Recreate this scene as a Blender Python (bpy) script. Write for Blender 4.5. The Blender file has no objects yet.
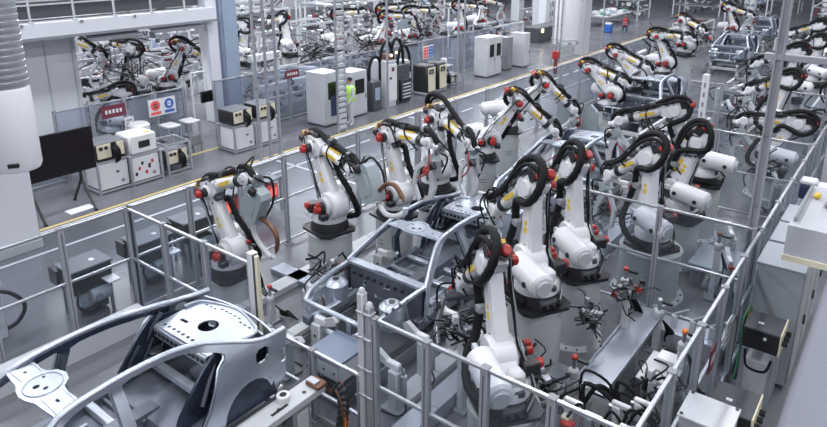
import bpy, bmesh, math, random
from mathutils import Vector, Matrix
from mathutils.geometry import delaunay_2d_cdt
random.seed(7)
PI = math.pi
C = bpy.context.scene.collection
S = bpy.context.scene
# ------------------------------------------------------------------ camera, world, light, exposure
cam_d = bpy.data.cameras.new('camera')
cam = bpy.data.objects.new('camera', cam_d); C.objects.link(cam)
cam.location = (0, 0, 6.5)
cam.rotation_euler = (math.radians(90 - 16.4), 0, math.radians(37.7))
cam_d.sensor_width = 36.0
cam_d.lens = 656 / 827 * 36.0
cam_d.shift_y = -(213.5 - 134) / 827
cam_d.clip_start = 0.05; cam_d.clip_end = 300
cam_d.dof.use_dof = True; cam_d.dof.focus_distance = 9.5; cam_d.dof.aperture_fstop = 2.4
S.camera = cam
W = bpy.data.worlds.new('hall_air'); S.world = W; W.use_nodes = True
bg = W.node_tree.nodes['Background']
bg.inputs[0].default_value = (0.56, 0.60, 0.80, 1); bg.inputs[1].default_value = 0.20
def area(name, loc, sx, sy, power, col=(0.94, 0.95, 1.0), rot=(0, 0, 0)):
    l = bpy.data.lights.new(name, 'AREA'); l.shape = 'RECTANGLE'; l.size = sx; l.size_y = sy
    l.energy = power; l.color = col
    o = bpy.data.objects.new(name, l); C.objects.link(o); o.location = loc; o.rotation_euler = rot
    return o
for lx, p in ((-31, 2200), (-25, 2000), (-15.5, 1300), (-6.5, 1300), (2.5, 1100), (10, 900)):  # hall ceiling rows; leftmost, rightmost and nearest ones added as unseen fill
    for ly in (-9, 4, 16, 28, 40, 54):
        area('ceiling_fill_lamp', (lx, ly, 11.5), 0.9, 8.5, p)
# cool fill light added behind the left hand line, no window modelled there
area('left_fill_light', (-36, 18, 6), 8, 22, 1300, (0.75, 0.85, 1.0), (0, math.radians(-90), 0))
S.view_settings.view_transform = 'Standard'; S.view_settings.look = 'None'
S.view_settings.gamma = 1; S.view_settings.use_curve_mapping = False
S.view_settings.exposure = -0.88
# ------------------------------------------------------------------ materials
MT = {}
def mat(key, col, rough=.5, metal=0, bump=0, scale=8, var=0, coat=0, emit=0, alpha=1, spec=.5):
    m = bpy.data.materials.new(key); m.use_nodes = True
    nt = m.node_tree; b = nt.nodes['Principled BSDF']
    b.inputs['Base Color'].default_value = (*col, 1); b.inputs['Roughness'].default_value = rough
    b.inputs['Metallic'].default_value = metal
    b.inputs['Specular IOR Level'].default_value = spec
    if coat: b.inputs['Coat Weight'].default_value = coat; b.inputs['Coat Roughness'].default_value = .15
    if emit: b.inputs['Emission Color'].default_value = (*col, 1); b.inputs['Emission Strength'].default_value = emit
    tc = nt.nodes.new('ShaderNodeTexCoord')
    n = nt.nodes.new('ShaderNodeTexNoise'); n.inputs['Scale'].default_value = scale; n.inputs['Detail'].default_value = 4
    nt.links.new(tc.outputs['Object'], n.inputs['Vector'])
    if var:
        r = nt.nodes.new('ShaderNodeMixRGB'); r.blend_type = 'MIX'
        r.inputs[1].default_value = (*[c * (1 - var) for c in col], 1); r.inputs[2].default_value = (*[min(1, c * (1 + var)) for c in col], 1)
        nt.links.new(n.outputs['Fac'], r.inputs[0]); nt.links.new(r.outputs[0], b.inputs['Base Color'])
        mr = nt.nodes.new('ShaderNodeMapRange'); mr.inputs['To Min'].default_value = max(.03, rough - .12); mr.inputs['To Max'].default_value = min(1, rough + .12)
        nt.links.new(n.outputs['Fac'], mr.inputs['Value']); nt.links.new(mr.outputs[0], b.inputs['Roughness'])
    if bump:
        bp = nt.nodes.new('ShaderNodeBump'); bp.inputs['Strength'].default_value = bump; bp.inputs['Distance'].default_value = .02
        nt.links.new(n.outputs['Fac'], bp.inputs['Height']); nt.links.new(bp.outputs[0], b.inputs['Normal'])
    if alpha < 1:
        b.inputs['Alpha'].default_value = alpha
    MT[key] = m
    return m
mat('white_paint', (.70, .71, .74), .36, var=.05, scale=5, coat=.15)
mat('pedestal_grey', (.42, .445, .46), .5, var=.08, scale=3)
mat('tool_grey', (.30, .35, .38), .45, var=.10, scale=6)
mat('light_grey', (.52, .54, .57), .45, var=.06, scale=4)
mat('lid_grey', (.13, .14, .16), .45, var=.05)
mat('steel_blue', (.15, .19, .26), .35, .2, var=.05, scale=2)
mat('rail_grey', (.17, .18, .215), .5, var=.03)
mat('mid_grey', (.22, .235, .26), .45, var=.08, scale=4)
mat('dark_grey', (.065, .07, .08), .5, var=.12, scale=5)
mat('black_rubber', (.006, .0065, .008), .62, bump=.2, scale=60, spec=.25)
mat('black_plastic', (.018, .019, .022), .35)
mat('red_paint', (.38, .02, .016), .35, coat=.2)
mat('red_plastic', (.50, .035, .025), .4)
mat('yellow_label', (.72, .50, .06), .5)
mat('yellow_line', (.62, .50, .20), .55, var=.10, scale=20)
mat('white_line', (.70, .72, .76), .5, var=.06, scale=20)
mat('aluminium', (.50, .52, .56), .34, .75, var=.08, scale=12)
mat('post_grey', (.34, .355, .39), .42, .15, var=.06, scale=8)
mat('steel', (.42, .44, .48), .30, .85, var=.15, scale=18)
mat('galvanised', (.36, .39, .44), .34, .6, var=.16, scale=9, bump=.05)
mat('car_metal', (.48, .53, .60), .36, .78, var=.07, scale=3)
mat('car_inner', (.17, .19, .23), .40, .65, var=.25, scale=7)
mat('car_dark', (.035, .045, .075), .30, .4, var=.2, scale=6)  # body metal with the interior shade put into a dark navy colour
mat('copper', (.17, .085, .05), .45, .5, var=.2, scale=14)
mat('cabinet_white', (.50, .52, .56), .42, var=.04, scale=2)
mat('cabinet_grey', (.33, .36, .40), .42, var=.05, scale=2)
mat('cream', (.72, .68, .52), .5)
mat('hi_vis', (.45, .85, .10), .6, var=.1)
mat('skin', (.45, .28, .20), .6)
mat('navy', (.03, .045, .11), .6)
mat('orange', (.85, .22, .04), .5)
mat('blue_sign', (.03, .13, .45), .4)
mat('green', (.05, .30, .14), .5)
mat('wall_white', (.66, .68, .73), .6, var=.05, scale=1.5)
mat('blue_grey', (.30, .37, .48), .4, var=.06, scale=2)
mat('lamp_green', (.2, 1, .55), .4, emit=5)
mat('lamp_warm', (1, .75, .45), .4, emit=6)
mat('lamp_red', (1, .12, .08), .4, emit=2.2)
mat('warning_red', (.80, .10, .09), .5)
mat('screen', (.006, .006, .008), .25)
mat('screen_blue', (.05, .25, .55), .3)
mat('maroon', (.16, .03, .05), .5)
mat('lane_cover', (.46, .49, .55), .32, .4, var=.12, scale=2)
# polished grey floor
fm = bpy.data.materials.new('floor_resin'); fm.use_nodes = True; MT['floor_resin'] = fm
nt = fm.node_tree; b = nt.nodes['Principled BSDF']
tc = nt.nodes.new('ShaderNodeTexCoord')
n1 = nt.nodes.new('ShaderNodeTexNoise'); n1.inputs['Scale'].default_value = .35; n1.inputs['Detail'].default_value = 6
n2 = nt.nodes.new('ShaderNodeTexNoise'); n2.inputs['Scale'].default_value = 40; n2.inputs['Detail'].default_value = 3
for n in (n1, n2): nt.links.new(tc.outputs['Object'], n.inputs['Vector'])
cr = nt.nodes.new('ShaderNodeValToRGB'); cr.color_ramp.elements[0].position = .3; cr.color_ramp.elements[0].color = (.140, .146, .165, 1)
cr.color_ramp.elements[1].position = .7; cr.color_ramp.elements[1].color = (.190, .197, .218, 1)
nt.links.new(n1.outputs['Fac'], cr.inputs[0])
mx = nt.nodes.new('ShaderNodeMixRGB'); mx.blend_type = 'MULTIPLY'; mx.inputs[0].default_value = .25
nt.links.new(cr.outputs[0], mx.inputs[1]); nt.links.new(n2.outputs['Color'], mx.inputs[2]); nt.links.new(mx.outputs[0], b.inputs['Base Color'])
mr = nt.nodes.new('ShaderNodeMapRange'); mr.inputs['To Min'].default_value = .16; mr.inputs['To Max'].default_value = .36
nt.links.new(n1.outputs['Fac'], mr.inputs['Value']); nt.links.new(mr.outputs[0], b.inputs['Roughness'])
# clear polycarbonate for the guard panels
def pane_mat(key, tint, fac):
    m = bpy.data.materials.new(key); m.use_nodes = True; nt = m.node_tree; nt.nodes.clear()
    o = nt.nodes.new('ShaderNodeOutputMaterial'); t = nt.nodes.new('ShaderNodeBsdfTransparent'); t.inputs[0].default_value = (*tint, 1)
    g = nt.nodes.new('ShaderNodeBsdfPrincipled'); g.inputs['Base Color'].default_value = (.55, .58, .64, 1); g.inputs['Roughness'].default_value = .18
    x = nt.nodes.new('ShaderNodeMixShader'); x.inputs[0].default_value = fac
    nt.links.new(t.outputs[0], x.inputs[1]); nt.links.new(g.outputs[0], x.inputs[2]); nt.links.new(x.outputs[0], o.inputs[0])
    MT[key] = m
pane_mat('clear_pane', (.88, .90, .92), .035)
pane_mat('smoky_pane', (.74, .77, .82), .10)
# ------------------------------------------------------------------ mesh builder
class MB:
    def __init__(s): s.v = []; s.f = []; s.m = []; s.k = []; s.st = []
    def mi(s, m):
        if m not in s.k: s.k.append(m)
        return s.k.index(m)
    def add(s, vs, fs, m):
        o = len(s.v); s.st.append((o, len(s.f))); s.v += [tuple(v) for v in vs]; i = s.mi(m)
        for f in fs: s.f.append([a + o for a in f]); s.m.append(i)
        return s
    def box(s, c, d, m='white_paint', ch=.0, rz=0, M=None):
        hx, hy, hz = d[0] / 2, d[1] / 2, d[2] / 2
        ch = min(ch, hx * .9, hy * .9, hz * .9)
        T = Matrix.Translation(c) @ (M if M is not None else Matrix.Rotation(rz, 4, 'Z'))
        if ch <= 0:
            vs = [T @ Vector((x * hx, y * hy, z * hz)) for x in (-1, 1) for y in (-1, 1) for z in (-1, 1)]
            return s.add(vs, [(0, 1, 3, 2), (4, 6, 7, 5), (0, 4, 5, 1), (2, 3, 7, 6), (0, 2, 6, 4), (1, 5, 7, 3)], m)
        vs = []; idx = {}
        for x in (-1, 1):
            for y in (-1, 1):
                for z in (-1, 1):
                    for a in range(3):
                        p = [x * (hx - ch), y * (hy - ch), z * (hz - ch)]; p[a] = (x * hx, y * hy, z * hz)[a]
                        idx[(x, y, z, a)] = len(vs); vs.append(T @ Vector(p))
        fs = []
        for a in range(3):
            b_, c_ = [i for i in range(3) if i != a]
            for sg in (-1, 1):
                q = []
                for u, w in ((-1, -1), (1, -1), (1, 1), (-1, 1)):
                    k = [0, 0, 0]; k[a] = sg; k[b_] = u; k[c_] = w; q.append(idx[(*k, a)])
                fs.append(q)
            for u in (-1, 1):
                for w in (-1, 1):
                    k1 = [0, 0, 0]; k2 = [0, 0, 0]; k1[b_] = k2[b_] = u; k1[c_] = k2[c_] = w; k1[a] = -1; k2[a] = 1
                    fs.append([idx[(*k1, b_)], idx[(*k2, b_)], idx[(*k2, c_)], idx[(*k1, c_)]])
        for x in (-1, 1):
            for y in (-1, 1):
                for z in (-1, 1): fs.append([idx[(x, y, z, a)] for a in range(3)])
        return s.add(vs, fs, m)
    def cyl(s, p0, p1, r0, m='white_paint', r1=None, seg=18, ch=0):
        p0 = Vector(p0); p1 = Vector(p1); r1 = r0 if r1 is None else r1
        d = (p1 - p0); L = d.length; d.normalize()
        u = d.orthogonal().normalized(); w = d.cross(u)
        rings = [(0, r0), (L, r1)]
        if ch: rings = [(0, r0 - ch), (ch, r0), (L - ch, r1), (L, r1 - ch)]
        vs = []; fs = []
        for t, r in rings:
            for i in range(seg):
                a = 2 * PI * i / seg; vs.append(p0 + d * t + (u * math.cos(a) + w * math.sin(a)) * r)
        for j in range(len(rings) - 1):
            for i in range(seg):
                k = (i + 1) % seg; fs.append((j * seg + i, j * seg + k, (j + 1) * seg + k, (j + 1) * seg + i))
        fs.append(tuple(range(seg))[::-1]); fs.append(tuple(range((len(rings) - 1) * seg, len(rings) * seg)))
        return s.add(vs, fs, m)
    def lathe(s, prof, m, c=(0, 0, 0), seg=28):
        vs = []; fs = []
        for r, z in prof:
            for i in range(seg):
                a = 2 * PI * i / seg; vs.append((c[0] + r * math.cos(a), c[1] + r * math.sin(a), c[2] + z))
        for j in range(len(prof) - 1):
            for i in range(seg):
                k = (i + 1) % seg; fs.append((j * seg + i, j * seg + k, (j + 1) * seg + k, (j + 1) * seg + i))
        fs.append(tuple(range(seg))[::-1]); fs.append(tuple(range((len(prof) - 1) * seg, len(prof) * seg)))
        return s.add(vs, fs, m)
    def tube(s, pts, r, m='black_rubber', seg=8, sm=4, rib=0):
        P = [Vector(p) for p in pts]
        if sm > 1 and len(P) > 2: P = catmull(P, sm)
        t = (P[1] - P[0]).normalized(); u = t.orthogonal().normalized(); vs = []; fs = []
        for j, p in enumerate(P):
            t2 = (P[min(j + 1, len(P) - 1)] - P[max(j - 1, 0)])
            t2 = t2.normalized() if t2.length > 1e-9 else t
            u = (u - t2 * u.dot(t2)); u = u.normalized() if u.length > 1e-6 else t2.orthogonal().normalized(); w = t2.cross(u)
            rr = r * (1 + (rib if j % 2 else -rib))
            for i in range(seg):
                a = 2 * PI * i / seg; vs.append(p + (u * math.cos(a) + w * math.sin(a)) * rr)
        for j in range(len(P) - 1):
            for i in range(seg):
                k = (i + 1) % seg; fs.append((j * seg + i, j * seg + k, (j + 1) * seg + k, (j + 1) * seg + i))
        n = len(P) - 1
        fs.append(tuple(range(seg))[::-1]); fs.append(tuple(range(n * seg, n * seg + seg)))
        return s.add(vs, fs, m)
    def bar(s, p0, p1, w, h, m='aluminium', up=(0, 0, 1)):
        p0 = Vector(p0); p1 = Vector(p1); d = (p1 - p0).normalized(); up = Vector(up)
        if abs(d.dot(up)) > .98: up = Vector((0, 1, 0))
        a = d.cross(up).normalized(); b_ = a.cross(d)
        vs = [p + a * (x * w / 2) + b_ * (y * h / 2) for p in (p0, p1) for x, y in ((-1, -1), (1, -1), (1, 1), (-1, 1))]
        return s.add(vs, [(0, 3, 2, 1), (4, 5, 6, 7), (0, 1, 5, 4), (1, 2, 6, 5), (2, 3, 7, 6), (3, 0, 4, 7)], m)
    def prism(s, poly, t0, t1, axis, m):       # poly in the two other axes, extruded along axis
        def P(a, b_, t): return {'x': (t, a, b_), 'y': (a, t, b_), 'z': (a, b_, t)}[axis]
        n = len(poly); vs = [P(a, b_, t0) for a, b_ in poly] + [P(a, b_, t1) for a, b_ in poly]
        fs = [tuple(range(n))[::-1], tuple(range(n, 2 * n))] + [(i, (i + 1) % n, n + (i + 1) % n, n + i) for i in range(n)]
        return s.add(vs, fs, m)
    def mesh(s, name):
        me = bpy.data.meshes.new(name); me.from_pydata(s.v, [], s.f)
        for k in s.k: me.materials.append(MT[k])
        me.polygons.foreach_set('material_index', s.m)
        bm = bmesh.new(); bm.from_mesh(me); bmesh.ops.recalc_face_normals(bm, faces=bm.faces); bm.to_mesh(me); bm.free()
        me.polygons.foreach_set('use_smooth', [True] * len(me.polygons)); me.set_sharp_from_angle(angle=math.radians(38)); me.update()
        return me
    def split(s, pad=.012):
        n = len(s.st); bb = []
        for i, (o, f0) in enumerate(s.st):
            e = s.st[i + 1][0] if i + 1 < n else len(s.v); q = s.v[o:e]
            bb.append([min(p[a] for p in q) - pad for a in range(3)] + [max(p[a] for p in q) + pad for a in range(3)])
        par = list(range(n))
        def fd(i):
            while par[i] != i: i = par[i]
            return i
        for i in range(n):
            for j in range(i):
                if all(bb[i][a] <= bb[j][a + 3] and bb[j][a] <= bb[i][a + 3] for a in range(3)): par[fd(i)] = fd(j)
        gr = {}
        for i in range(n): gr.setdefault(fd(i), []).append(i)
        if len(gr) == 1: return [s]
        out = []
        for ids in gr.values():
            b_ = MB()
            for i in ids:
                o, f0 = s.st[i]; e, f1 = s.st[i + 1] if i + 1 < n else (len(s.v), len(s.f)); base = len(b_.v)
                b_.st.append((base, len(b_.f))); b_.v += s.v[o:e]
                for q in range(f0, f1): b_.f.append([a - o + base for a in s.f[q]]); b_.m.append(b_.mi(s.k[s.m[q]]))
            out.append(b_)
        return out
    def build(s, name, parent=None, keep=False):
        if parent is not None and not keep:
            ps = s.split()
            if len(ps) > 1: return [link(name, p.mesh(name), parent) for p in ps][0]
        return link(name, s.mesh(name), parent)
    def meshes(s, name): return [p.mesh(name) for p in s.split()]
def catmull(P, n):
    out = []
    for i in range(len(P) - 1):
        a = P[max(i - 1, 0)]; b_ = P[i]; c = P[i + 1]; d = P[min(i + 2, len(P) - 1)]
        for k in range(n):
            t = k / n; out.append(.5 * ((2 * b_) + (c - a) * t + (2 * a - 5 * b_ + 4 * c - d) * t * t + (3 * b_ - a - 3 * c + d) * t ** 3))
    out.append(P[-1]); return out
def link(name, me, parent=None, loc=None):
    o = bpy.data.objects.new(name, me); C.objects.link(o)
    if parent: o.parent = parent
    if loc: o.location = loc
    return o
def thing(name, label, cat, loc=(0, 0, 0), rz=0, group=None):
    o = bpy.data.objects.new(name, None); C.objects.link(o); o.empty_display_size = .1
    o.location = loc; o.rotation_euler = (0, 0, rz); o['label'] = label; o['category'] = cat
    if group: o['group'] = group
    return o
def tag(o, label, cat, group=None):
    o['label'] = label; o['category'] = cat
    if group: o['group'] = group
    return o
def struct(o): o['kind'] = 'structure'; return o
def stuff(o): o['kind'] = 'stuff'; return o
def copy_tree(o, parent=None):
    c = o.copy(); C.objects.link(c)
    if parent: c.parent = parent
    for ch in list(o.children): copy_tree(ch, c)
    return c
# ------------------------------------------------------------------ hall: floor, walls, gantry, columns
struct(MB().box((-10, 40, -.05), (90, 110, .1), 'floor_resin').build('floor'))
struct(MB().box((-50, 40, 5), (.3, 110, 10), 'wall_white').build('wall_left'))
struct(MB().box((-10, 92, 5), (80, .3, 10), 'wall_white').build('wall_back'))
def lane(name, x, y0, y1, w, m, label, dash=None, x2=None):
    b_ = MB()
    if dash:
        y = y0
        while y < y1: b_.box(((x), y + dash * .3, .003), (w, dash * .6, .006), m); y += dash
    else: b_.bar((x, y0, .003), (x2 if x2 is not None else x, y1, .003), w, .006, m)
    return tag(b_.build(name), label, 'floor marking')
lane('floor_line', -15.52, 1, 60, .10, 'yellow_line', 'long yellow floor line along the near edge of the walkway')
lane('floor_line', -15.36, 1, 60, .07, 'white_line', 'thin white floor line hugging the long yellow line')
lane('floor_line', -14.25, 1, 16, .08, 'white_line', 'solid white floor line between the yellow line and the guard fence')
lane('floor_line', -13.9, 17.2, 40, .08, 'white_line', 'dashed white floor line running on down the grey aisle', dash=1.3)
b_ = MB(); b_.bar((-15.3, 12.6, .003), (-11.2, 12.6, .003), .09, .006, 'white_line'); tag(b_.build('floor_line'), 'white floor line crossing the aisle behind the steel poles', 'floor marking')
b_ = MB(); b_.bar((-15.3, 19.2, .003), (-11.2, 19.2, .003), .08, .006, 'white_line'); tag(b_.build('floor_line'), 'white floor line crossing the aisle near the cream topped cabinets', 'floor marking')
b_ = MB(); b_.bar((-17.6, 9.5, .004), (-17.6, 14, .004), .12, .006, 'yellow_line'); tag(b_.build('floor_line'), 'short faded yellow floor line beside the low weld controller', 'floor marking')
b_ = MB(); b_.box((-16.05, 7.0, .004), (.35, .62, .008), 'white_line'); tag(b_.build('floor_patch'), 'white rectangular floor patch beneath the black screen', 'floor marking')

# gantry beam and white pier on the far left
g = MB(); g.box((-20.45, 3.2, 4.02), (.9, 22.4, .46), 'wall_white', .02)
for y in (4.5, 6.2, 7.9, 9.6, 11.3): g.cyl((-19.99, y, 4.2), (-19.96, y, 4.2), .05, 'mid_grey', seg=8)
g.box((-19.98, 3.2, 3.80), (.05, 22.4, .08), 'mid_grey')
struct(g.build('trim_1'))
w = MB(); w.box((-21.3, 8.0, 1.9), (.5, 3.6, 3.8), 'wall_white'); w.box((-21.03, 8.85, 1.9), (.04, .03, 3.8), 'light_grey')
w.box((-21.02, 9.7, 1.9), (.06, .1, 3.8), 'light_grey')
struct(w.build('wall_pier'))
d = MB(); d.box((-21.03, 7.35, 1.9), (.08, .9, 3.1), 'blue_grey'); d.box((-20.98, 6.85, 1.8), (.12, .12, 3.5), 'wall_white'); d.box((-20.98, 7.85, 1.8), (.12, .12, 3.5), 'wall_white')
d.box((-20.96, 7.35, 1.9), (.10, .9, .16), 'wall_white')
struct(d.build('window_1'))
w = MB(); w.box((-21.3, 2.5, 1.9), (.5, 7.4, 3.8), 'wall_white'); struct(w.build('wall_left_front'))
# silver ribbed air duct with white nozzle, hanging near the left edge
t = thing('air_duct', 'silver ribbed air duct ending in a white round nozzle at the left edge', 'air duct', (-11.08, 3.98, 3.0))
dm = MB(); pr_ = []
z = 1.35; i = 0
while z < 4.2:
    pr_ += [(.345 + (.012 if i % 2 else 0), z), (.345 + (.012 if i % 2 else 0), z + .045)]; z += .05; i += 1
dm.lathe(pr_, 'aluminium'); dm.build('ribbed_pipe', t)
dm = MB(); dm.lathe([(.24, 0), (.33, .02), (.36, .09), (.36, 1.3), (.33, 1.36)], 'white_paint')
for a in (-2.1, -1.3, -.5): dm.box((.355 * math.cos(a), .355 * math.sin(a), .16), (.05, .16, .07), 'black_plastic', .01, rz=a)
dm.build('nozzle', t)
# square white building column
cm = MB(); cm.box((-15.1, 4.85, 3.8), (1.0, 1.2, 7.6), 'wall_white', .02); cm.box((-15.1, 4.85, .1), (1.05, 1.25, .2), 'light_grey', .01)
struct(cm.build('wall_column'))
# grey column with blue duct beside it
cm = MB(); cm.box((-20.5, 14.35, 3.5), (.55, .45, 7.0), 'wall_white', .02); struct(cm.build('wall_steel_column'))
cm = MB(); cm.box((-20.5, 15.1, 3.5), (.5, .75, 7.0), 'blue_grey', .03); cm.box((-20.22, 15.1, 3.5), (.04, .6, 7), 'blue_grey'); struct(cm.build('trim_2'))
pm = MB(); pm.box((-20.1, 10.6, 3.66), (.5, 1.7, .05), 'aluminium', M=Matrix.Rotation(.35, 4, 'Y')); pm.box((-20.1, 12.8, 3.70), (.5, 1.9, .05), 'aluminium', M=Matrix.Rotation(.35, 4, 'Y')); struct(pm.build('trim_3'))
# round white column further down the aisle
t = thing('air_duct', 'white round hanging duct above the aisle behind the red box', 'air duct', (-15.9, 34.6, .9))
dm = MB(); dm.lathe([(.5, 0), (.72, .03), (.74, .25), (.74, 2.6), (.70, 2.7), (.70, 7)], 'white_paint'); dm.lathe([(.75, .25), (.77, .28), (.77, .34), (.75, .37)], 'light_grey')
for a in range(8): dm.box((.72 * math.cos(a * PI / 4), .72 * math.sin(a * PI / 4), .12), (.08, .2, .1), 'mid_grey', rz=a * PI / 4)
dm.build('nozzle', t)
cm = MB(); cm.box((-15.9, 37.0, 3.5), (.5, .9, 7.0), 'light_grey', .02); cm.box((-15.9, 37.6, 3.5), (.2, .3, 7.0), 'mid_grey'); struct(cm.build('wall_aisle_column'))
for i, (x, y, sx, sy) in enumerate(((-6.5, 64, .8, .8), (-1.0, 58, .8, .8), (2.2, 60, .8, 1.0), (-3.6, 62, .7, .8), (-12.5, 66, .8, .8), (-27.5, 50, .8, .8), (-22, 44, .6, .6))):
    cm = MB(); cm.box((x, y, 3.5), (sx, sy, 7.0), 'wall_white' if i % 2 == 0 else 'light_grey', .02); struct(cm.build('wall_far_column'))
# mezzanine railing and conveyor above the beam
t = thing('guard_rail', 'white tubular guard rail on top of the white gantry beam', 'railing', (-20.1, 3.2, 4.25))
for k in range(9):
    y = -.0 + k * 1.25
    p = MB(); p.bar((0, y, 0), (0, y, .95), .05, .05, 'light_grey'); p.cyl((0.02, y, -.02), (0.02, y, .03), .09, 'light_grey', seg=10); p.build('post', t)
for z in (.5, .95): p = MB(); p.bar((0, 0, z), (0, 10.2, z), .04, .04, 'light_grey'); p.build('rail', t)
t = thing('overhead_conveyor', 'dark conveyor line carried on the gantry behind its guard rail', 'conveyor', (-21.0, 4, 4.25))
p = MB(); p.box((0, 2, .28), (1.0, 16, .42), 'dark_grey'); p.build('conveyor_bed', t)
p = MB(); p.box((0, 2, .62), (.7, 16, .05), 'mid_grey'); p.build('side_guide', t)
p = MB()
for k in range(7): p.box((-.1, 2.6 + k * 1.1, .85), (.5, .6, .4), 'light_grey' if k % 2 else 'dark_grey', .03)
p.build('carrier', t)
p = MB(); p.box((-21.6, 5.3, 5.65), (1.2, 4.8, .35), 'orange', .03); p.box((-21.6, 5.3, 5.4), (.9, 4.6, .12), 'dark_grey'); tag(p.build('crane_beam'), 'orange crane beam at the top left corner above the gantry', 'beam')

# ------------------------------------------------------------------ guard fences
def fence(label, p0, p1, n, top=2.05, mid=1.1, low=.1, group=None, extra=None, post='post_grey', pane='clear_pane', rail='aluminium', pw=.09, skip_last=False):
    p0 = Vector(p0); p1 = Vector(p1); d = p1 - p0; L = d.length; rz = math.atan2(d.y, d.x)
    t = thing('guard_fence', label, 'fence', (p0.x, p0.y, 0), rz, group)
    for k in range(n + 1 - (1 if skip_last else 0)):
        x = L * k / n; m = MB()
        m.box((x, 0, (top + .02) / 2), (pw, pw, top + .02), post, .006)
        for s_ in (-1, 1): m.box((x, s_ * pw / 2, top / 2), (.012, .006, top - .1), 'dark_grey')
        m.box((x, 0, top + .025), (pw + .01, pw + .01, .02), 'mid_grey', .004)
        m.box((x, 0, .01), (.16, .16, .02), 'mid_grey'); m.build('post', t)
    for z in (top, mid, low):
        if z is None: continue
        m = MB(); m.box((L / 2, 0, z), (L, .045, .045), rail, .005); m.box((L / 2, -.024, z), (L, .004, .012), 'mid_grey'); m.build('rail', t)
    for k in range(n):
        x0 = L * k / n + pw / 2; x1 = L * (k + 1) / n - pw / 2
        m = MB(); m.box(((x0 + x1) / 2, 0, (top + low) / 2), (x1 - x0, .008, top - low - .04), pane); m.build('panel', t)
    return t
fence('guard fence between the low left robot and the nearest car body', (-10.4, 5.3), (-7.05, 5.3), 3)
fence('long guard fence on the aisle side, nearest the floor lines', (-10.4, 1.9), (-10.4, 5.3), 3, skip_last=True)
fence('guard fence running away behind the leftmost robots', (-10.4, 5.35), (-10.4, 13.6), 7)
fence('guard fence running on along the aisle behind the far left row of robots', (-10.4, 13.7), (-10.4, 33), 11)
fence('front guard fence right of the double post, before the lowest robot', (-4.7, 5.3), (-1.52, 5.3), 4)
fence('low barrier of clear panels between the silver car body and the double post', (-6.75, 5.3), (-4.95, 5.3), 2, top=1.12, mid=.5)
fence('long guard fence on the right beside the grey cabinets', (-1.49, 4.2), (-1.49, 11.0), 6)
fence('right hand guard fence beyond the tall grey post', (-1.49, 11.05), (-1.49, 22.6), 8)
fence('right hand guard fence far down the line', (-1.6, 22.7), (-1.6, 40), 8)
fence('cross fence between the big round pedestal and the metal chutes', (-4.6, 11.0), (-1.55, 11.0), 2)
fence('cross fence ending at the long right fence, second from the front on the right', (-4.5, 16.75), (-1.55, 16.75), 3)
fence('cross fence behind the second pair of right hand robots', (-5.8, 22.5), (-1.9, 22.7), 4)
fence('cross fence far back on the right side', (-5.5, 30.0), (-1.7, 30.0), 4)
# gate post with cream strip
t = thing('gate_post', 'tall white gate post with a cream strip at the cell opening', 'post', (-7.0, 5.3, 0))
m = MB(); m.box((0, 0, 1.13), (.12, .12, 2.26), 'white_paint', .01); m.build('post', t)
m = MB(); m.box((.075, -.02, 1.15), (.035, .07, 2.2), 'dark_grey'); m.build('guide_channel', t)
m = MB(); m.box((.12, -.02, 1.13), (.05, .06, 2.22), 'cream', .005); m.build('light_curtain', t)
# double post
t = thing('door_post', 'pair of tall grey posts standing together before the centre car body', 'post', (-4.85, 5.3, 0))
for s_, h in ((-.05, 2.36), (.07, 2.2)):
    m = MB(); m.box((s_, 0, h / 2), (.10 if s_ < 0 else .08, .11, h), 'light_grey' if s_ < 0 else 'post_grey', .015)
    for z in (.9, 1.3, 1.75, 2.1): m.box((s_, 0, z), (.12, .13, .04), 'aluminium', .01)
    m.lathe([(.045, 0), (.04, .04), (.02, .06)], 'light_grey', (s_, 0, h), seg=10); m.build('post', t)
# tall grey H-section post and cross beam
t = thing('steel_mast', 'tall thick grey steel post rising out of the picture right of centre', 'post', (-1.64, 11.16, 0))
m = MB(); m.box((-.05, 0, 3.6), (.025, .12, 7.2), 'post_grey'); m.box((.05, 0, 3.6), (.025, .12, 7.2), 'post_grey'); m.box((0, 0, 3.6), (.10, .04, 7.2), 'post_grey'); m.box((0, 0, .02), (.4, .4, .04), 'mid_grey'); m.build('post', t, True)
m = MB()
for z in (1.2, 2.4, 3.6): m.box((0, .0, z), (.13, .08, .06), 'mid_grey')
m.build('bracket', t)
m = MB(); m.box((1.7, 0, 4.82), (3.8, .10, .10), 'post_grey', .01); m.build('cross_beam', t)
# thin white mast standing in the fence of the right line
t = thing('steel_mast', 'white slotted mast rising from the second cross fence', 'post', (-3.95, 16.75, 0))
m = MB(); m.box((0, 0, 1.7), (.14, .14, 3.4), 'white_paint', .01)
for k in range(12): m.box((0, -.072, .5 + k * .24), (.04, .01, .12), 'mid_grey')
m.build('post', t)
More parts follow.
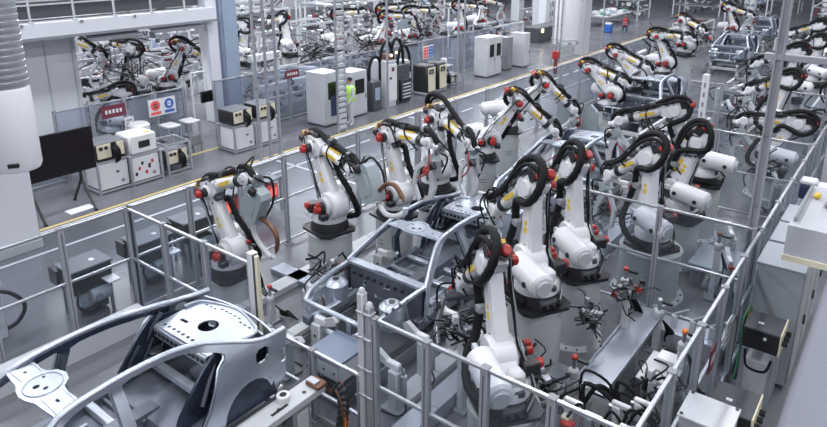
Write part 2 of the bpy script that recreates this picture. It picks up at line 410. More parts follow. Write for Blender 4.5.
# thin poles
def pole(x, y, h, label, grp, r=.035, m='post_grey'):
    b_ = MB(); b_.box((x, y, h / 2), (r * 2, r * 2, h), m, .004); b_.box((x, y, .01), (.18, .18, .02), 'mid_grey')
    for z in (h * .3, h * .6): b_.box((x, y, z), (r * 2.6, r * 2.6, .05), 'mid_grey')
    tag(b_.build('steel_pole'), label, 'pole', grp)
for (x, y, w_) in ((-15.5, 12.35, 'leftmost'), (-15.5, 12.75, 'middle one'), (-15.5, 13.15, 'rightmost')): pole(x, y, 7.5, w_ + ' of the three thin steel poles before the weld controllers', 'three thin poles by the aisle')
pole(-15.7, 18.7, 7.0, 'thin pole beside the black hose machine at the walkway edge', None)
for (x, y, w_) in ((-16.0, 23.9, 'left'), (-16.0, 24.4, 'right')): pole(x, y, 7.0, w_ + ' thin pole of the two at the cream fronted control units', 'poles by the cream units')
for (x, y, w_) in ((-15.7, 32.6, 'leftmost'), (-15.7, 33.1, 'middle one'), (-15.7, 33.6, 'rightmost')): pole(x, y, 7.0, w_ + ' of the three thin poles left of the white hanging duct', 'poles by the hanging duct')
for (x, y, w_) in ((-15.9, 40, 'just right of the white hanging duct'), (-9.3, 50, 'left of the furthest car body'), (-5.2, 44, 'left of the tall post'), (-12.2, 44, 'beside the crouching person in red')): pole(x, y, 7.0, 'thin grey pole far down the hall, ' + w_, None)
# cable ladder
t = thing('cable_ladder', 'vertical silver cable ladder beside the worker in the yellow vest', 'cable ladder', (-15.62, 16.1, 0))
for s_ in (-.19, .19): m = MB(); m.box((0, s_, 3.7), (.08, .05, 7.4), 'aluminium', .005); m.build('side_rail', t)
m = MB()
for k in range(36): m.box((0, 0, .2 + k * .2), (.09, .36, .12), 'light_grey', .01)
m.build('rung', t)
# ------------------------------------------------------------------ welding robots
L1, L2, OX, OZ = 1.15, 1.25, .2, .56
def turret_mesh():
    m = MB()
    m.lathe([(.30, .20), (.325, .22), (.325, .34), (.28, .40)], 'white_paint')
    m.prism([(-.26, .34), (.36, .34), (.44, .46), (.42, .62), (.30, .75), (.10, .76), (-.08, .60), (-.24, .45)], -.12, .16, 'y', 'white_paint')
    m.cyl((OX, -.17, OZ), (OX, .17, OZ), .265, 'white_paint', seg=26, ch=.03)
    m.cyl((OX, -.27, OZ), (OX, -.15, OZ), .18, 'light_grey', seg=20)
    m.cyl((OX, .24, OZ), (OX, .26, OZ), .12, 'dark_grey', seg=20)
    m.box((-.16, -.06, .47), (.2, .24, .22), 'white_paint', .05)
    m.box((-.24, .02, .32), (.16, .34, .10), 'dark_grey', .02)
    for a in range(10): m.cyl((.30 * math.cos(a * .628), .30 * math.sin(a * .628), .335), (.30 * math.cos(a * .628), .30 * math.sin(a * .628), .36), .018, 'dark_grey', seg=6)
    return m.mesh('turret')
def base_mesh():
    m = MB()
    m.prism([(-.42, -.30), (-.32, -.40), (.30, -.40), (.42, -.28), (.42, .28), (.30, .40), (-.32, .40), (-.42, .30)], 0, .05, 'z', 'black_plastic')
    m.lathe([(.37, .05), (.36, .12), (.33, .20), (.31, .21)], 'black_plastic')
    m.box((-.33, 0, .12), (.14, .30, .14), 'dark_grey', .02)
    for y in (-.14, 0, .14): m.cyl((-.38, y * .8, .12), (-.44, y * .8, .12), .03, 'black_rubber', seg=8)
    return m.mesh('base_plate')
def balancer_mesh():
    m = MB(); y = .32
    m.cyl((.06, y, .68), (-.64, y, .60), .185, 'white_paint', seg=24, ch=.035)
    m.cyl((-.62, y, .602), (-.68, y, .595), .11, 'light_grey', seg=18)
    m.bar((.02, y, .68), (.26, y, .70), .06, .08, 'light_grey')
    for x, z in ((-.04, -.01), (-.46, -.08)):
        m.cyl((x, y + .175, .68 + z), (x, y + .20, .68 + z), .042, 'black_plastic', seg=12)
    m.box((-.26, y - .13, .46), (.26, .14, .12), 'mid_grey', .02)
    return m.mesh('balancer_cylinder')
def smotor_mesh():
    m = MB()
    m.cyl((OX, -.26, OZ), (OX, -.34, OZ), .12, 'black_plastic', seg=18, ch=.01)
    m.cyl((OX + .02, -.34, OZ), (OX + .02, -.45, OZ), .08, 'red_paint', seg=18, ch=.02)
    m.box((OX + .02, -.38, OZ + .09), (.09, .09, .08), 'red_paint', .015)
    m.box((-.06, -.30, OZ - .04), (.2, .22, .18), 'black_plastic', .02); m.cyl((-.08, -.38, OZ), (-.08, -.46, OZ), .065, 'red_paint', seg=14, ch=.015)
    m.box((OX + .14, -.34, OZ - .12), (.14, .16, .12), 'black_plastic', .02)
    return m.meshes('shoulder_motor')
def lower_mesh():
    m = MB(); out = []
    for i in range(9): a = PI + i * PI / 8; out.append((.19 * math.cos(a), .19 * math.sin(a)))
    out += [(.165, .25), (.13, .6), (.10, .95)]
    for i in range(7): a = i * PI / 6; out.append((.115 * math.cos(a), L1 + .115 * math.sin(a)))
    out += [(-.10, .95), (-.13, .6), (-.165, .25)]
    m.prism(out, -.09, .09, 'y', 'white_paint')
    inn = [(x * .72, .08 + (z - .08) * .86 if z > 0 else z * .6) for x, z in out]
    m.prism(inn, -.105, .105, 'y', 'white_paint')
    for s_ in (-1, 1):
        m.box((0, s_ * .107, .50), (.08, .006, .09), 'yellow_label'); m.box((0, s_ * .107, .61), (.07, .006, .07), 'yellow_label')
        m.cyl((0, s_ * .10, .25), (0, s_ * .115, .25), .03, 'dark_grey', seg=10); m.cyl((.04, s_ * .10, .92), (.04, s_ * .115, .92), .022, 'dark_grey', seg=10)
        m.cyl((0, s_ * .10, 0), (0, s_ * .13, 0), .11, 'light_grey', seg=18)
    return m.mesh('lower_arm')
def fore_mesh():
    m = MB()
    m.prism([(-.26, -.08), (-.10, -.14), (.12, -.13), (.28, -.07), (.30, .11), (.16, .19), (-.10, .20), (-.24, .13)], -.12, .12, 'y', 'white_paint')
    m.cyl((0, -.16, 0), (0, .16, 0), .13, 'white_paint', seg=22, ch=.02)
    m.cyl((.26, 0, .06), (L2 - .16, 0, .0), .112, 'white_paint', r1=.09, seg=22)
    m.cyl((.27, 0, .06), (.33, 0, .055), .128, 'light_grey', seg=22)
    m.cyl((L2 - .34, 0, .01), (L2 - .22, 0, 0), .112, 'black_plastic', r1=.108, seg=22)
    for s_ in (-1, 1): m.box((.60, s_ * .100, .04), (.34, .012, .07), 'yellow_label', rz=s_ * -.03)
    m.box((.6, 0, .143), (.34, .07, .012), 'yellow_label', M=Matrix.Rotation(.05, 4, 'Y'))
    for x in (-.16, .08): m.cyl((x, -.12, .14), (x, -.132, .14), .02, 'dark_grey', seg=8)
    return m.mesh('forearm')
def emotor_mesh():
    m = MB()
    m.cyl((-.24, -.07, .06), (-.36, -.07, .06), .10, 'black_plastic', seg=14)
    m.cyl((-.36, -.07, .06), (-.44, -.07, .06), .07, 'red_paint', seg=14, ch=.02)
    m.box((-.26, .08, .10), (.20, .14, .16), 'black_plastic', .02); m.cyl((-.34, .09, .06), (-.44, .09, .06), .06, 'red_paint', seg=14, ch=.015)
    m.box((-.30, -.06, .17), (.10, .09, .08), 'yellow_label', .01); m.box((-.20, -.08, .20), (.12, .08, .10), 'copper', .01)
    m.cyl((.02, -.15, 0), (.02, -.26, 0), .09, 'black_plastic', seg=16); m.cyl((.02, -.25, .0), (.02, -.35, .0), .07, 'red_paint', seg=16, ch=.02)
    m.box((.02, -.29, .07), (.07, .07, .06), 'red_paint', .01)
    return m.meshes('elbow_motor')
def wrist_mesh():
    m = MB()
    m.cyl((-.18, 0, 0), (.02, 0, 0), .10, 'white_paint', seg=18, ch=.015)
    m.cyl((0, -.13, 0), (0, .13, 0), .115, 'white_paint', seg=20, ch=.02)
    m.cyl((.05, 0, -.02), (.20, 0, -.08), .09, 'white_paint', seg=16); m.cyl((.20, 0, -.08), (.25, 0, -.10), .11, 'steel', seg=16)
    m.box((.0, -.15, .02), (.1, .05, .1), 'light_grey', .01)
    return m.mesh('wrist')
def gun_mesh():       # C-frame spot welding gun hanging from the wrist
    m = MB()
    m.box((.30, 0, -.14), (.20, .24, .22), 'tool_grey', .02); m.box((.42, .0, -.08), (.14, .3, .12), 'black_plastic', .02)
    m.prism([(.30, -.20), (.42, -.16), (.80, -.30), (.98, -.52), (.96, -.74), (.90, -.74), (.88, -.56), (.72, -.42), (.40, -.30)], -.035, .035, 'y', 'light_grey')
    m.prism([(.22, -.24), (.32, -.26), (.36, -.62), (.60, -.86), (.92, -.88), (.92, -.94), (.56, -.94), (.28, -.68)], -.03, .03, 'y', 'light_grey')
    m.cyl((.93, 0, -.72), (.93, 0, -.80), .018, 'copper', seg=8); m.cyl((.90, 0, -.90), (.90, 0, -.83), .018, 'copper', seg=8)
    m.cyl((.36, 0, .0), (.66, 0, -.12), .055, 'aluminium', seg=12); m.tube([(.2, .1, -.05), (.35, .2, .05), (.55, .14, -.1), (.7, .05, -.3)], .018, 'black_rubber', seg=6)
    m.tube([(.2, -.1, -.05), (.32, -.2, 0), (.5, -.14, -.2), (.5, -.04, -.7)], .016, 'red_paint', seg=6)
    return m.mesh('welding_gun')
def panel_mesh():     # large grey transformer plate with arms, hanging from the wrist
    m = MB()
    m.prism([(.08, -.10), (.16, .02), (.48, .02), (.54, -.06), (.52, -.58), (.46, -.66), (.14, -.62), (.08, -.54)], -.12, .10, 'y', 'tool_grey')
    m.box((.30, -.12, -.34), (.26, .02, .36), 'tool_grey', .01); m.box((.30, .12, -.30), (.28, .08, .42), 'tool_grey', .02); m.box((.30, -.14, -.02), (.14, .1, .14), 'black_plastic', .02)
    m.tube([(.50, 0, -.5), (.80, 0, -.46), (1.0, 0, -.56), (1.06, 0, -.78)], .04, 'copper', seg=8)
    m.tube([(.36, 0, -.70), (.46, 0, -.90), (.70, 0, -1.0), (.96, 0, -1.02), (1.04, 0, -.94)], .045, 'light_grey', seg=8)
    m.cyl((1.06, 0, -.76), (1.06, 0, -.84), .02, 'copper', seg=8)
    m.box((.08, 0, .02), (.18, .2, .14), 'black_plastic', .02)
    m.tube([(.1, .12, .05), (.3, .22, .12), (.5, .2, -.2), (.5, .1, -.6)], .022, 'black_rubber', seg=6)
    return m.mesh('transformer_panel')
def clamp_mesh():     # clamp / sealing frame tool full of small cylinders
    m = MB()
    m.box((.30, 0, -.10), (.16, .5, .14), 'dark_grey', .02)
    for y in (-.26, 0, .26):
        m.bar((.34, y, -.1), (.78, y * 1.5, -.42), .05, .05, 'aluminium'); m.cyl((.72, y * 1.4, -.36), (.78, y * 1.5, -.62), .035, 'steel', seg=10)
        m.box((.5, y * 1.2, -.16), (.12, .08, .1), 'black_plastic', .01)
    m.bar((.66, -.4, -.34), (.66, .4, -.34), .06, .06, 'mid_grey'); m.box((.44, .1, .02), (.14, .1, .12), 'red_paint', .01)
    m.tube([(.1, .1, 0), (.4, .3, .1), (.62, .34, -.2)], .016, 'black_rubber', seg=6); m.tube([(.1, -.1, 0), (.4, -.3, .12), (.62, -.3, -.2)], .014, 'black_rubber', seg=6)
    return m.mesh('clamp_tool')
TM, BM, BAL, SM, LM, FM, EM, WM = turret_mesh(), base_mesh(), balancer_mesh(), smotor_mesh(), lower_mesh(), fore_mesh(), emotor_mesh(), wrist_mesh()
TOOLS = {'gun': ('welding_gun', gun_mesh()), 'panel': ('transformer_panel', panel_mesh()), 'clamp': ('clamp_tool', clamp_mesh())}
def ped_mesh(h, r):
    m = MB()
    m.lathe([(r + .12, 0), (r + .12, .04), (r + .01, .05), (r, .06), (r, h - .04), (r + .02, h - .035), (r + .02, h)], 'pedestal_grey', seg=40)
    n = 16
    for i in range(n):
        a = 2 * PI * i / n; m.cyl(((r + .07) * math.cos(a), (r + .07) * math.sin(a), .04), ((r + .07) * math.cos(a), (r + .07) * math.sin(a), .065), .018, 'dark_grey', seg=6)
    for z in (h * .62, h * .55): 
        if h > .6:
            m.tube([(r * math.cos(a), r * math.sin(a), z - .02 * math.cos((a + PI / 2) * 6)) for a in [(-PI / 2 - .25 + k * .1) for k in range(6)]], .008, 'dark_grey', seg=5, sm=1)
    return m.mesh('pedestal')
def robot(label, x, y, hp, yaw, a1, a2, tool='gun', wp=-35, r=.38, loop=1.0, group=None, tz=0):
    if hp > .2: hp += .12
    yaw, a1, a2 = map(math.radians, (yaw, a1, a2))
    t = thing('welding_robot', label, 'robot', (x, y, 0), yaw, group)
    link('pedestal', ped_mesh(max(hp, .06), r), t)
    for nm, me in (('base_plate', BM), ('turret', TM), ('balancer_cylinder', BAL)): link(nm, me, t, (0, 0, hp))
    for me in SM: link('shoulder_motor', me, t, (0, 0, hp))
    Sx, Sz = OX, hp + OZ; Ex, Ez = Sx + L1 * math.sin(a1), Sz + L1 * math.cos(a1); Wx, Wz = Ex + L2 * math.cos(a2), Ez + L2 * math.sin(a2)
    o = link('lower_arm', LM, t, (Sx, 0, Sz)); o.rotation_euler = (0, a1, 0)
    o = link('forearm', FM, t, (Ex, 0, Ez)); o.rotation_euler = (0, -a2, 0)
    for me in EM: o = link('elbow_motor', me, t, (Ex, 0, Ez)); o.rotation_euler = (0, -a2, 0)
    w_ = link('wrist', WM, t, (Wx, 0, Wz)); w_.rotation_euler = (0, -a2 - math.radians(wp) * .0, 0)
    if tool:
        nm, me = TOOLS[tool]; o = link(nm, me, t, (Wx, 0, Wz)); o.rotation_euler = (0, -math.radians(wp), math.radians(tz)); o.rotation_mode = 'XYZ'
    # dress pack hoses
    def E_(u, v, yy=0): return (Ex + u * math.cos(a2) - v * math.sin(a2), yy, Ez + u * math.sin(a2) + v * math.cos(a2))
    def A_(s_, v, yy=0): return (Sx + s_ * math.sin(a1) + v * math.cos(a1), yy, Sz + s_ * math.cos(a1) - v * math.sin(a1))
    b_ = MB(); k = loop
    sd = 1
    b_.tube([(-.20, sd * .30, hp + .12), (.15, sd * .42, hp + .20), (.46, sd * .34, hp + .42), A_(.18, .30, sd * .20), A_(.55, .25, sd * .13), A_(.88, .20, sd * .15), E_(-.04, -.22, sd * .20), E_(-.32 * k, -.16, sd * .18), E_(-.46 * k, .08 * k, sd * .08),
             E_(-.34 * k, .30 * k, .04), E_(-.02, .38 * k, .05), E_(.4, .28 * k, .05), E_(.8, .20, .06), E_(L2 - .1, .21, .04), E_(L2 + .14, .10, -.02), E_(L2 + .2, -.12, 0)], .060, 'black_rubber', 9, 5, rib=.07)
    b_.tube([E_(-.34 * k, -.06, .1), E_(-.42 * k, .12 * k, .14), E_(-.24 * k, .27 * k, .16), E_(.12, .27 * k, .15), E_(.6, .19, .13), E_(L2 - .2, .16, .1)], .030, 'black_rubber', 8, 5, rib=.07)
    b_.build('dress_hose', t)
    b_ = MB()
    b_.box(E_(.42, .22, .06), (.12, .16, .14), 'dark_grey', .02, M=Matrix.Rotation(-a2, 4, 'Y')); b_.box(E_(L2 - .24, .17, .03), (.09, .12, .2), 'mid_grey', .02, M=Matrix.Rotation(-a2, 4, 'Y'))
    b_.box(A_(.55, .19, sd * .13), (.16, .12, .12), 'mid_grey', .02, M=Matrix.Rotation(a1, 4, 'Y')); b_.build('hose_clamp', t)
    b_ = MB(); rnd = random.Random(int((x * 31 + y * 17) * 100))
    for q in range(3):
        y_ = -.17 - .02 * q; j = lambda: rnd.uniform(-.04, .04)
        b_.tube([(-.45, y_ + .1, hp + .2 + j()), (-.2 + j(), -.30, hp + .36), A_(.12, -.2 + j(), y_), A_(.5, -.14 + j(), y_), A_(.9, -.1 + j(), y_), E_(-.14 + j(), .0, y_), E_(-.28, .1 + j(), -.1)], .013, 'black_rubber' if q < 2 else 'mid_grey', 5, 4)
    for q in range(7):
        j = lambda a=.1: rnd.uniform(-a, a); u0 = rnd.choice((-.1, .3, .9, 1.2))
        b_.tube([E_(u0 + j(), .1 + j(), j(.15)), E_(u0 + .15 + j(), .24 + j(), j(.2)), E_(u0 + .35 + j(), .1 + j(), j(.2)), E_(u0 + .4 + j(), -.15 + j(), j(.15))], .016, 'black_rubber', 5, 4)
    b_.build('cable', t)
    b_ = MB(); b_.box(E_(-.05, .20, .02), (.26, .2, .14), 'black_plastic', .03, M=Matrix.Rotation(-a2, 4, 'Y')); b_.box(E_(L2 - .05, .13, .0), (.16, .18, .08), 'black_plastic', .02, M=Matrix.Rotation(-a2, 4, 'Y'))
    b_.box(E_(.12, -.16, .0), (.22, .18, .12), 'dark_grey', .03, M=Matrix.Rotation(-a2, 4, 'Y')); b_.build('junction_box', t)
    return t
ROB = [
 # label, x, y, ped height, yaw, a1, a2, tool, tool pitch, pedestal radius, loop
 ('low robot at far left whose forearm reaches right over a grey panel', -9.44, 6.62, .43, -2, -28, 24, 'panel', -25, .40, .72),
 ('robot on a grey drum pedestal left of the centre car body, red motor facing front', -8.29, 8.12, 1.12, -12, -29, -8, 'panel', 32, .42, .72),
 ('robot with a yellow marked forearm behind the one on the grey drum pedestal', -7.91, 9.59, 1.0, -13, -15, 7, 'gun', -60, .38, .72),
 ('small looking robot with a curled black hose, third back in the left row', -8.26, 11.5, .90, -21, -6, -11, 'gun', -50, .38, 1.3),
 ('robot leaning right with two low red motors, fourth back in the left row', -8.42, 13.78, 1.0, 38, 34, -39, 'gun', -50, .38, .72),
 ('robot reaching over in parallel just behind the fourth of the left row', -8.95, 15.9, 1.15, 45, 45, -40, 'gun', -60, .38, .72),
 ('robot with a big hose loop on the tall grey pedestal right of centre', -3.83, 7.89, 1.30, 150, 0, -36, 'gun', -50, .40, 1.05),
 ('lowest front robot with its arm upright just behind the front guard fence', -3.34, 6.16, .85, 142, 18, -38, 'clamp', -50, .44, 1.05),
 ('robot with upright white arm directly behind the tall centre pedestal', -3.83, 9.41, 1.12, 145, 6, -42, 'gun', -50, .38, 1.05),
 ('robot with its forearm pointing down behind the bolted pedestal robot', -3.3, 13.3, .90, 170, -20, -62, 'gun', -40, .38, 1.0),
 ('robot with its horizontal yellow marked forearm in front of the third car body', -3.35, 14.98, 1.15, 186, 28, -18, 'gun', -50, .40, .8),
 ('robot on the widest bolted round pedestal behind the cross fence on the right', -3.36, 11.68, .85, 152, -1, -33, 'gun', -40, .55, 1.1),
 ('robot with a low flat forearm in the left row beside the third car body', -8.21, 23.86, 1.02, 11, -48, -20, None, -50, .38, .9),
 ('robot nearest the red box with its forearm sloping to the third car body', -7.99, 21.0, .92, 1, -50, -13, None, -50, .38, .9),
 ('far left row robot standing upright behind the third car body', -8.20, 27.26, 1.06, 3, -26, 1, None, -50, .38, .9),
 ('right row robot with a red motor glimpsed just right of the tall steel post', -3.28, 25.70, 1.01, 183, -11, -22, 'gun', -50, .38, .9),
 ('right row robot behind the second cross fence reaching left past the tall steel post', -2.95, 21.19, .92, 158, -23, -22, 'gun', -50, .38, .9),
 ('far right robot at the right edge near the top', -3.02, 29.57, .92, 155, -10, -21, 'gun', -50, .38, .9),
 ('far left row robot rising beside the fourth car body', -8.66, 32.0, 1.2, -28, -24, -14, 'clamp', -50, .38, .9),
 ('robot crouched just behind the fourth car body', -3.6, 35.0, .95, 170, -5, -20, 'gun', -50, .38, .9),
 ('robot furthest back in the right row by the last car body', -3.3, 40.5, .95, 165, -12, -20, 'gun', -50, .38, .9),
 ('robot furthest back in the left row by the last car body', -9.0, 42.0, .95, 9, -20, -15, 'gun', -50, .38, .9),
 ('white robot low behind the second cross fence, right of the tall post', -2.6, 18.6, .5, 180, -40, -5, 'gun', -50, .38, .9),
]
ROBOTS = [robot(*a) for a in ROB]
# ------------------------------------------------------------------ bare car bodies
def dense(P, d=.07, closed=True):
    out = []; n = len(P)
    for i in range(n if closed else n - 1):
        a = Vector(P[i]); b_ = Vector(P[(i + 1) % n]); k = max(1, int((b_ - a).length / d))
        for j in range(k): out.append(tuple(a + (b_ - a) * (j / k)))
    if not closed: out.append(tuple(P[-1]))
    return out
def sm2(P, n=5): return [(q.x, q.y) for q in catmull([Vector((a, b_, 0)) for a, b_ in P], n)]
def inside(p, poly):
    x, y = p; c = False; j = len(poly) - 1
    for i in range(len(poly)):
        xi, yi = poly[i]; xj, yj = poly[j]
        if (yi > y) != (yj > y) and x < (xj - xi) * (y - yi) / (yj - yi) + xi: c = not c
        j = i
    return c
def sheet(outer, holes, step, fn, m, thick=0, hole_m=None):
    """triangulated plate with holes, mapped to 3-D by fn(u, v), returned as MB with real thickness"""
    loops = [dense(outer, step)] + [dense(h, step * .7) for h in holes]
    vs = []; es = []
    for L in loops:
        o = len(vs); vs += L; es += [(o + i, o + (i + 1) % len(L)) for i in range(len(L))]
    us = [p[0] for p in outer]; ws = [p[1] for p in outer]
    u = min(us) + step / 2
    while u < max(us):
        w = min(ws) + step / 2
        while w < max(ws):
            if inside((u, w), outer) and not any(inside((u, w), h) for h in holes) and min((q[0] - u) ** 2 + (q[1] - w) ** 2 for q in vs) > (step * .45) ** 2: vs.append((u, w))
            w += step
        u += step
    r = delaunay_2d_cdt([Vector(v) for v in vs], es, [], 0, 1e-5)
    V, F = r[0], r[2]; T = []
    for f in F:
        c = (sum(V[i].x for i in f) / 3, sum(V[i].y for i in f) / 3)
        if inside(c, outer) and not any(inside(c, h) for h in holes): T.append(tuple(f))
    P3 = [Vector(fn(p.x, p.y)) for p in V]; b_ = MB()
    if not thick: return b_.add(P3, T, m)
    N = [Vector((0, 0, 0)) for _ in V]
    T2 = []
    for f in T:
        n = (P3[f[1]] - P3[f[0]]).cross(P3[f[2]] - P3[f[0]])
        a2 = (V[f[1]] - V[f[0]]).x * (V[f[2]] - V[f[0]]).y - (V[f[1]] - V[f[0]]).y * (V[f[2]] - V[f[0]]).x
        if a2 < 0: f = (f[0], f[2], f[1]); n = -n
        T2.append(f)
        for i in f: N[i] += n
    n_ = len(V); back = [P3[i] - (N[i].normalized() * thick if N[i].length > 0 else Vector((0, 0, 0))) for i in range(n_)]
    ed = {}
    for f in T2:
        for i in range(3):
            e = (f[i], f[(i + 1) % 3]); ed[e] = ed.get(e, 0) + 1
    F2 = [tuple(f) for f in T2] + [tuple(n_ + i for i in f[::-1]) for f in T2] + [(a, a + n_, b__ + n_, b__) for (a, b__) in ed if (b__, a) not in ed]
    return b_.add(P3 + back, F2, m)
def circ(cx, cy, r, n=14, sy=1): return [(cx + r * math.cos(2 * PI * i / n), cy + r * sy * math.sin(2 * PI * i / n)) for i in range(n)]
def rectp(cx, cy, w, h, c=.25):
    k = min(w, h) * c; x0, x1, y0, y1 = cx - w / 2, cx + w / 2, cy - h / 2, cy + h / 2
    return [(x0 + k, y0), (x1 - k, y0), (x1, y0 + k), (x1, y1 - k), (x1 - k, y1), (x0 + k, y1), (x0, y1 - k), (x0, y0 + k)]
roofline = sm2([(-.82, .90), (-.48, 1.15), (-.08, 1.385), (.35, 1.455), (.85, 1.465), (1.3, 1.42), (1.7, 1.31), (2.05, 1.18), (2.3, 1.12), (2.50, 1.10), (2.60, 1.095)], 5)
arch_r = [(1.95 + .37 * math.cos(a), .33 + .37 * math.sin(a)) for a in [PI * k / 10 for k in range(11)]]
side_outer = roofline + [(2.62, 1.04), (2.58, .86), (2.60, .66), (2.56, .42), (2.42, .30)] + arch_r + [(1.5, .22), (-.8, .22), (-.88, .35), (-.88, .7)]
door_f = sm2([(-.74, .87), (-.43, 1.09), (-.05, 1.31), (.28, 1.375), (.40, 1.39)], 4) + [(.44, 1.35), (.42, .9), (.42, .42), (.36, .30), (-.72, .30), (-.78, .40), (-.80, .6)]
door_r = [(.58, .42), (.55, .9), (.56, 1.37)] + sm2([(.60, 1.395), (.95, 1.39), (1.3, 1.345), (1.62, 1.24), (1.72, 1.17)], 4)[1:] + [(1.70, 1.12), (1.60, 1.05), (1.50, .85), (1.40, .62), (1.30, .45), (1.20, .30), (.64, .30)]
def xw(y, z):
    w = .90 if z < .82 else .90 - .32 * ((z - .82) / .58) ** 1.15
    w = max(w, .605)
    if z < .82: w -= .04 * ((.82 - z) / .6) ** 2
    if y > 1.3: w -= .09 * ((y - 1.3) / 1.3) ** 2 * (1 if z > .5 else .8)
    if y > 1.3 and z > .82: w += .14 * min(1, (y - 1.3) / .9) * min(1, (z - .82) / .25)
    return w
def side_mesh(sg):
    holes = [door_f, door_r, rectp(2.18, .96, .20, .20), rectp(2.55, .74, .10, .20)]
    m = sheet(side_outer, holes, .075, lambda y, z: (sg * xw(y, z), y, z), 'car_metal', .028 * (-1 if sg < 0 else 1))
    rl = [(sg * (xw(y, z) - .028), y, z - .015) for y, z in roofline[::2] + [roofline[-1]]]
    m.tube(rl, .040, 'car_metal', 10, 1)
    return m.mesh('side_panel')
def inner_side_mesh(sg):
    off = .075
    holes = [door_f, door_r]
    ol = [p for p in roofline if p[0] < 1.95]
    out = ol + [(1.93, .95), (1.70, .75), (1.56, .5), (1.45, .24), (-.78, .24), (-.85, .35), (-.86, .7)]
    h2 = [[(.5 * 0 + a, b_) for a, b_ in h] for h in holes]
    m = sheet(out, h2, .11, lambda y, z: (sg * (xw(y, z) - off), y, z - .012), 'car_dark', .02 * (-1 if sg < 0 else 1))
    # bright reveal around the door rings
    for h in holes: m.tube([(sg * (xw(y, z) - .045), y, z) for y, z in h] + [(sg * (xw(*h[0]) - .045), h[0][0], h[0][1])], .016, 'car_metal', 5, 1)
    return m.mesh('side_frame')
def car_parts():
    P = {}
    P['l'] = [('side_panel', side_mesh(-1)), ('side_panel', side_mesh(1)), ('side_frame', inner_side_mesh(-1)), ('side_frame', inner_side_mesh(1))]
    hw = .60
    hd = [(-hw, -.10), (-.35, -.13), (-.22, -.14), (-.12, -.18), (0, -.20), (.12, -.18), (.22, -.14), (.35, -.13), (hw, -.10), (hw, .17), (.3, .15), (.2, .17), (.12, .25), (0, .28), (-.12, .25), (-.2, .17), (-.3, .15), (-hw, .17)]
    m = sheet(hd, [circ(-.02, -.02, .035), circ(.08, .03, .028), rectp(.36, .02, .06, .03), rectp(-.38, .02, .05, .03), rectp(-.12, .10, .04, .03)], .06, lambda x, y: (x, y, 1.385 + .03 * (1 - (x / .6) ** 2) + .05 * y), 'car_metal', .022)
    hz = lambda x, y: 1.389 + .03 * (1 - (x / .6) ** 2) + .05 * y
    m.tube([(.19 * math.cos(q * .35), .04 + .19 * math.sin(q * .35), hz(.19 * math.cos(q * .35), .04 + .19 * math.sin(q * .35))) for q in range(19)], .008, 'car_metal', 6, 1)
    for ye in (-.075, .135):
        for s_ in (-1, 1): m.tube([(s_ * (.24 + q * .06), ye, hz(.24 + q * .06, ye)) for q in range(6)], .007, 'car_metal', 6, 1)
    m.bar((-.56, .0, 1.355), (.56, .0, 1.355), .10, .03, 'car_inner')
    P['h'] = [('roof_header', m.mesh('roof_header'))]
    # rear parcel shelf with speaker hole and slots
    sh = [(-.56, 1.62), (.56, 1.62), (.60, 1.95), (.62, 2.25), (.5, 2.42), (0, 2.52), (-.5, 2.42), (-.62, 2.25), (-.60, 1.95)]
    slots = [rectp(-.45 + k * .10, 1.70, .05, .045) for k in range(10)] + [rectp(-.33, 1.9, .16, .05), rectp(.42, 1.9, .05, .10)] + [rectp(-.45 + k * .09, 2.33 + (.05 if 2 < k < 8 else 0), .04, .03) for k in range(11)]
    m = sheet(sh, [circ(.02, 2.02, .135, 20)] + slots, .07, lambda x, y: (x, y, 1.10 - .03 * (y - 1.6) + .03 * (1 - (x / .7) ** 2)), 'car_metal', .02)
    m.box((0, 1.605, 1.03), (1.1, .03, .14), 'car_metal', .005)
    for k in range(12): m.box((-.50 + k * .09, 1.585, 1.03), (.05, .012, .05), 'black_plastic')
    m.tube([(-.62, 2.1, 1.12), (-.60, 2.3, 1.105), (-.45, 2.40, 1.10), (0, 2.50, 1.10), (.45, 2.40, 1.10), (.60, 2.3, 1.105), (.62, 2.1, 1.12)], .022, 'car_metal', 6, 4)
    P['s'] = [('parcel_shelf', m.mesh('parcel_shelf'))]
    # floor pan, tunnel, crossmembers, seat step, boot floor
    m = MB()
    m.box((0, .2, .27), (1.62, 2.3, .03), 'car_inner'); m.prism([(-.16, .28), (-.10, .46), (.10, .46), (.16, .28)], -.95, 1.2, 'y', 'car_inner')
    for y in (-.35, .25, .75): m.box((0, y, .33), (1.60, .12, .09), 'car_metal', .02)
    for x in (-.8, .8): m.box((x, .15, .30), (.14, 2.35, .17), 'car_inner', .02)
    m.prism([(.95, .28), (1.02, .42), (1.5, .47), (1.6, .46), (2.55, .46), (2.55, .42), (1.5, .42), (1.08, .28)], -.8, .8, 'x', 'car_inner')
    for k in range(6): m.box((-.6 + k * .24, .98, .37), (.05, .05, .10), 'car_inner', .008)
    m.box((0, .93, .31), (1.5, .05, .06), 'car_inner', .01)
    for x in (-.5, -.2, .2, .5): m.box((x, -.05, .29), (.05, 1.3, .02), 'car_metal', .005); 
    for x in (-.45, .45): m.box((x, 1.9, .465), (.5, .7, .02), 'car_inner', .01)
    m.lathe([(.30, .50), (.30, .47), (.26, .40)], 'car_inner', (0, 2.05, 0), 20)
    P['f'] = [('floor_pan', m.mesh('floor_pan'))]
    # slanted seat back wall, dark with ribs
    m = MB(); m.prism([(1.62, .95), (1.62, 1.07), (1.66, 1.07), (1.66, .95)], -.60, .60, 'x', 'car_inner'); m.bar((-.66, 1.52, .62), (.66, 1.52, .62), .10, .08, 'car_metal')
    m.bar((-.60, 1.52, .58), (.60, 1.52, .58), .05, .04, 'car_inner')
    P['b'] = [('seat_back_frame', m.mesh('seat_back_frame'))]
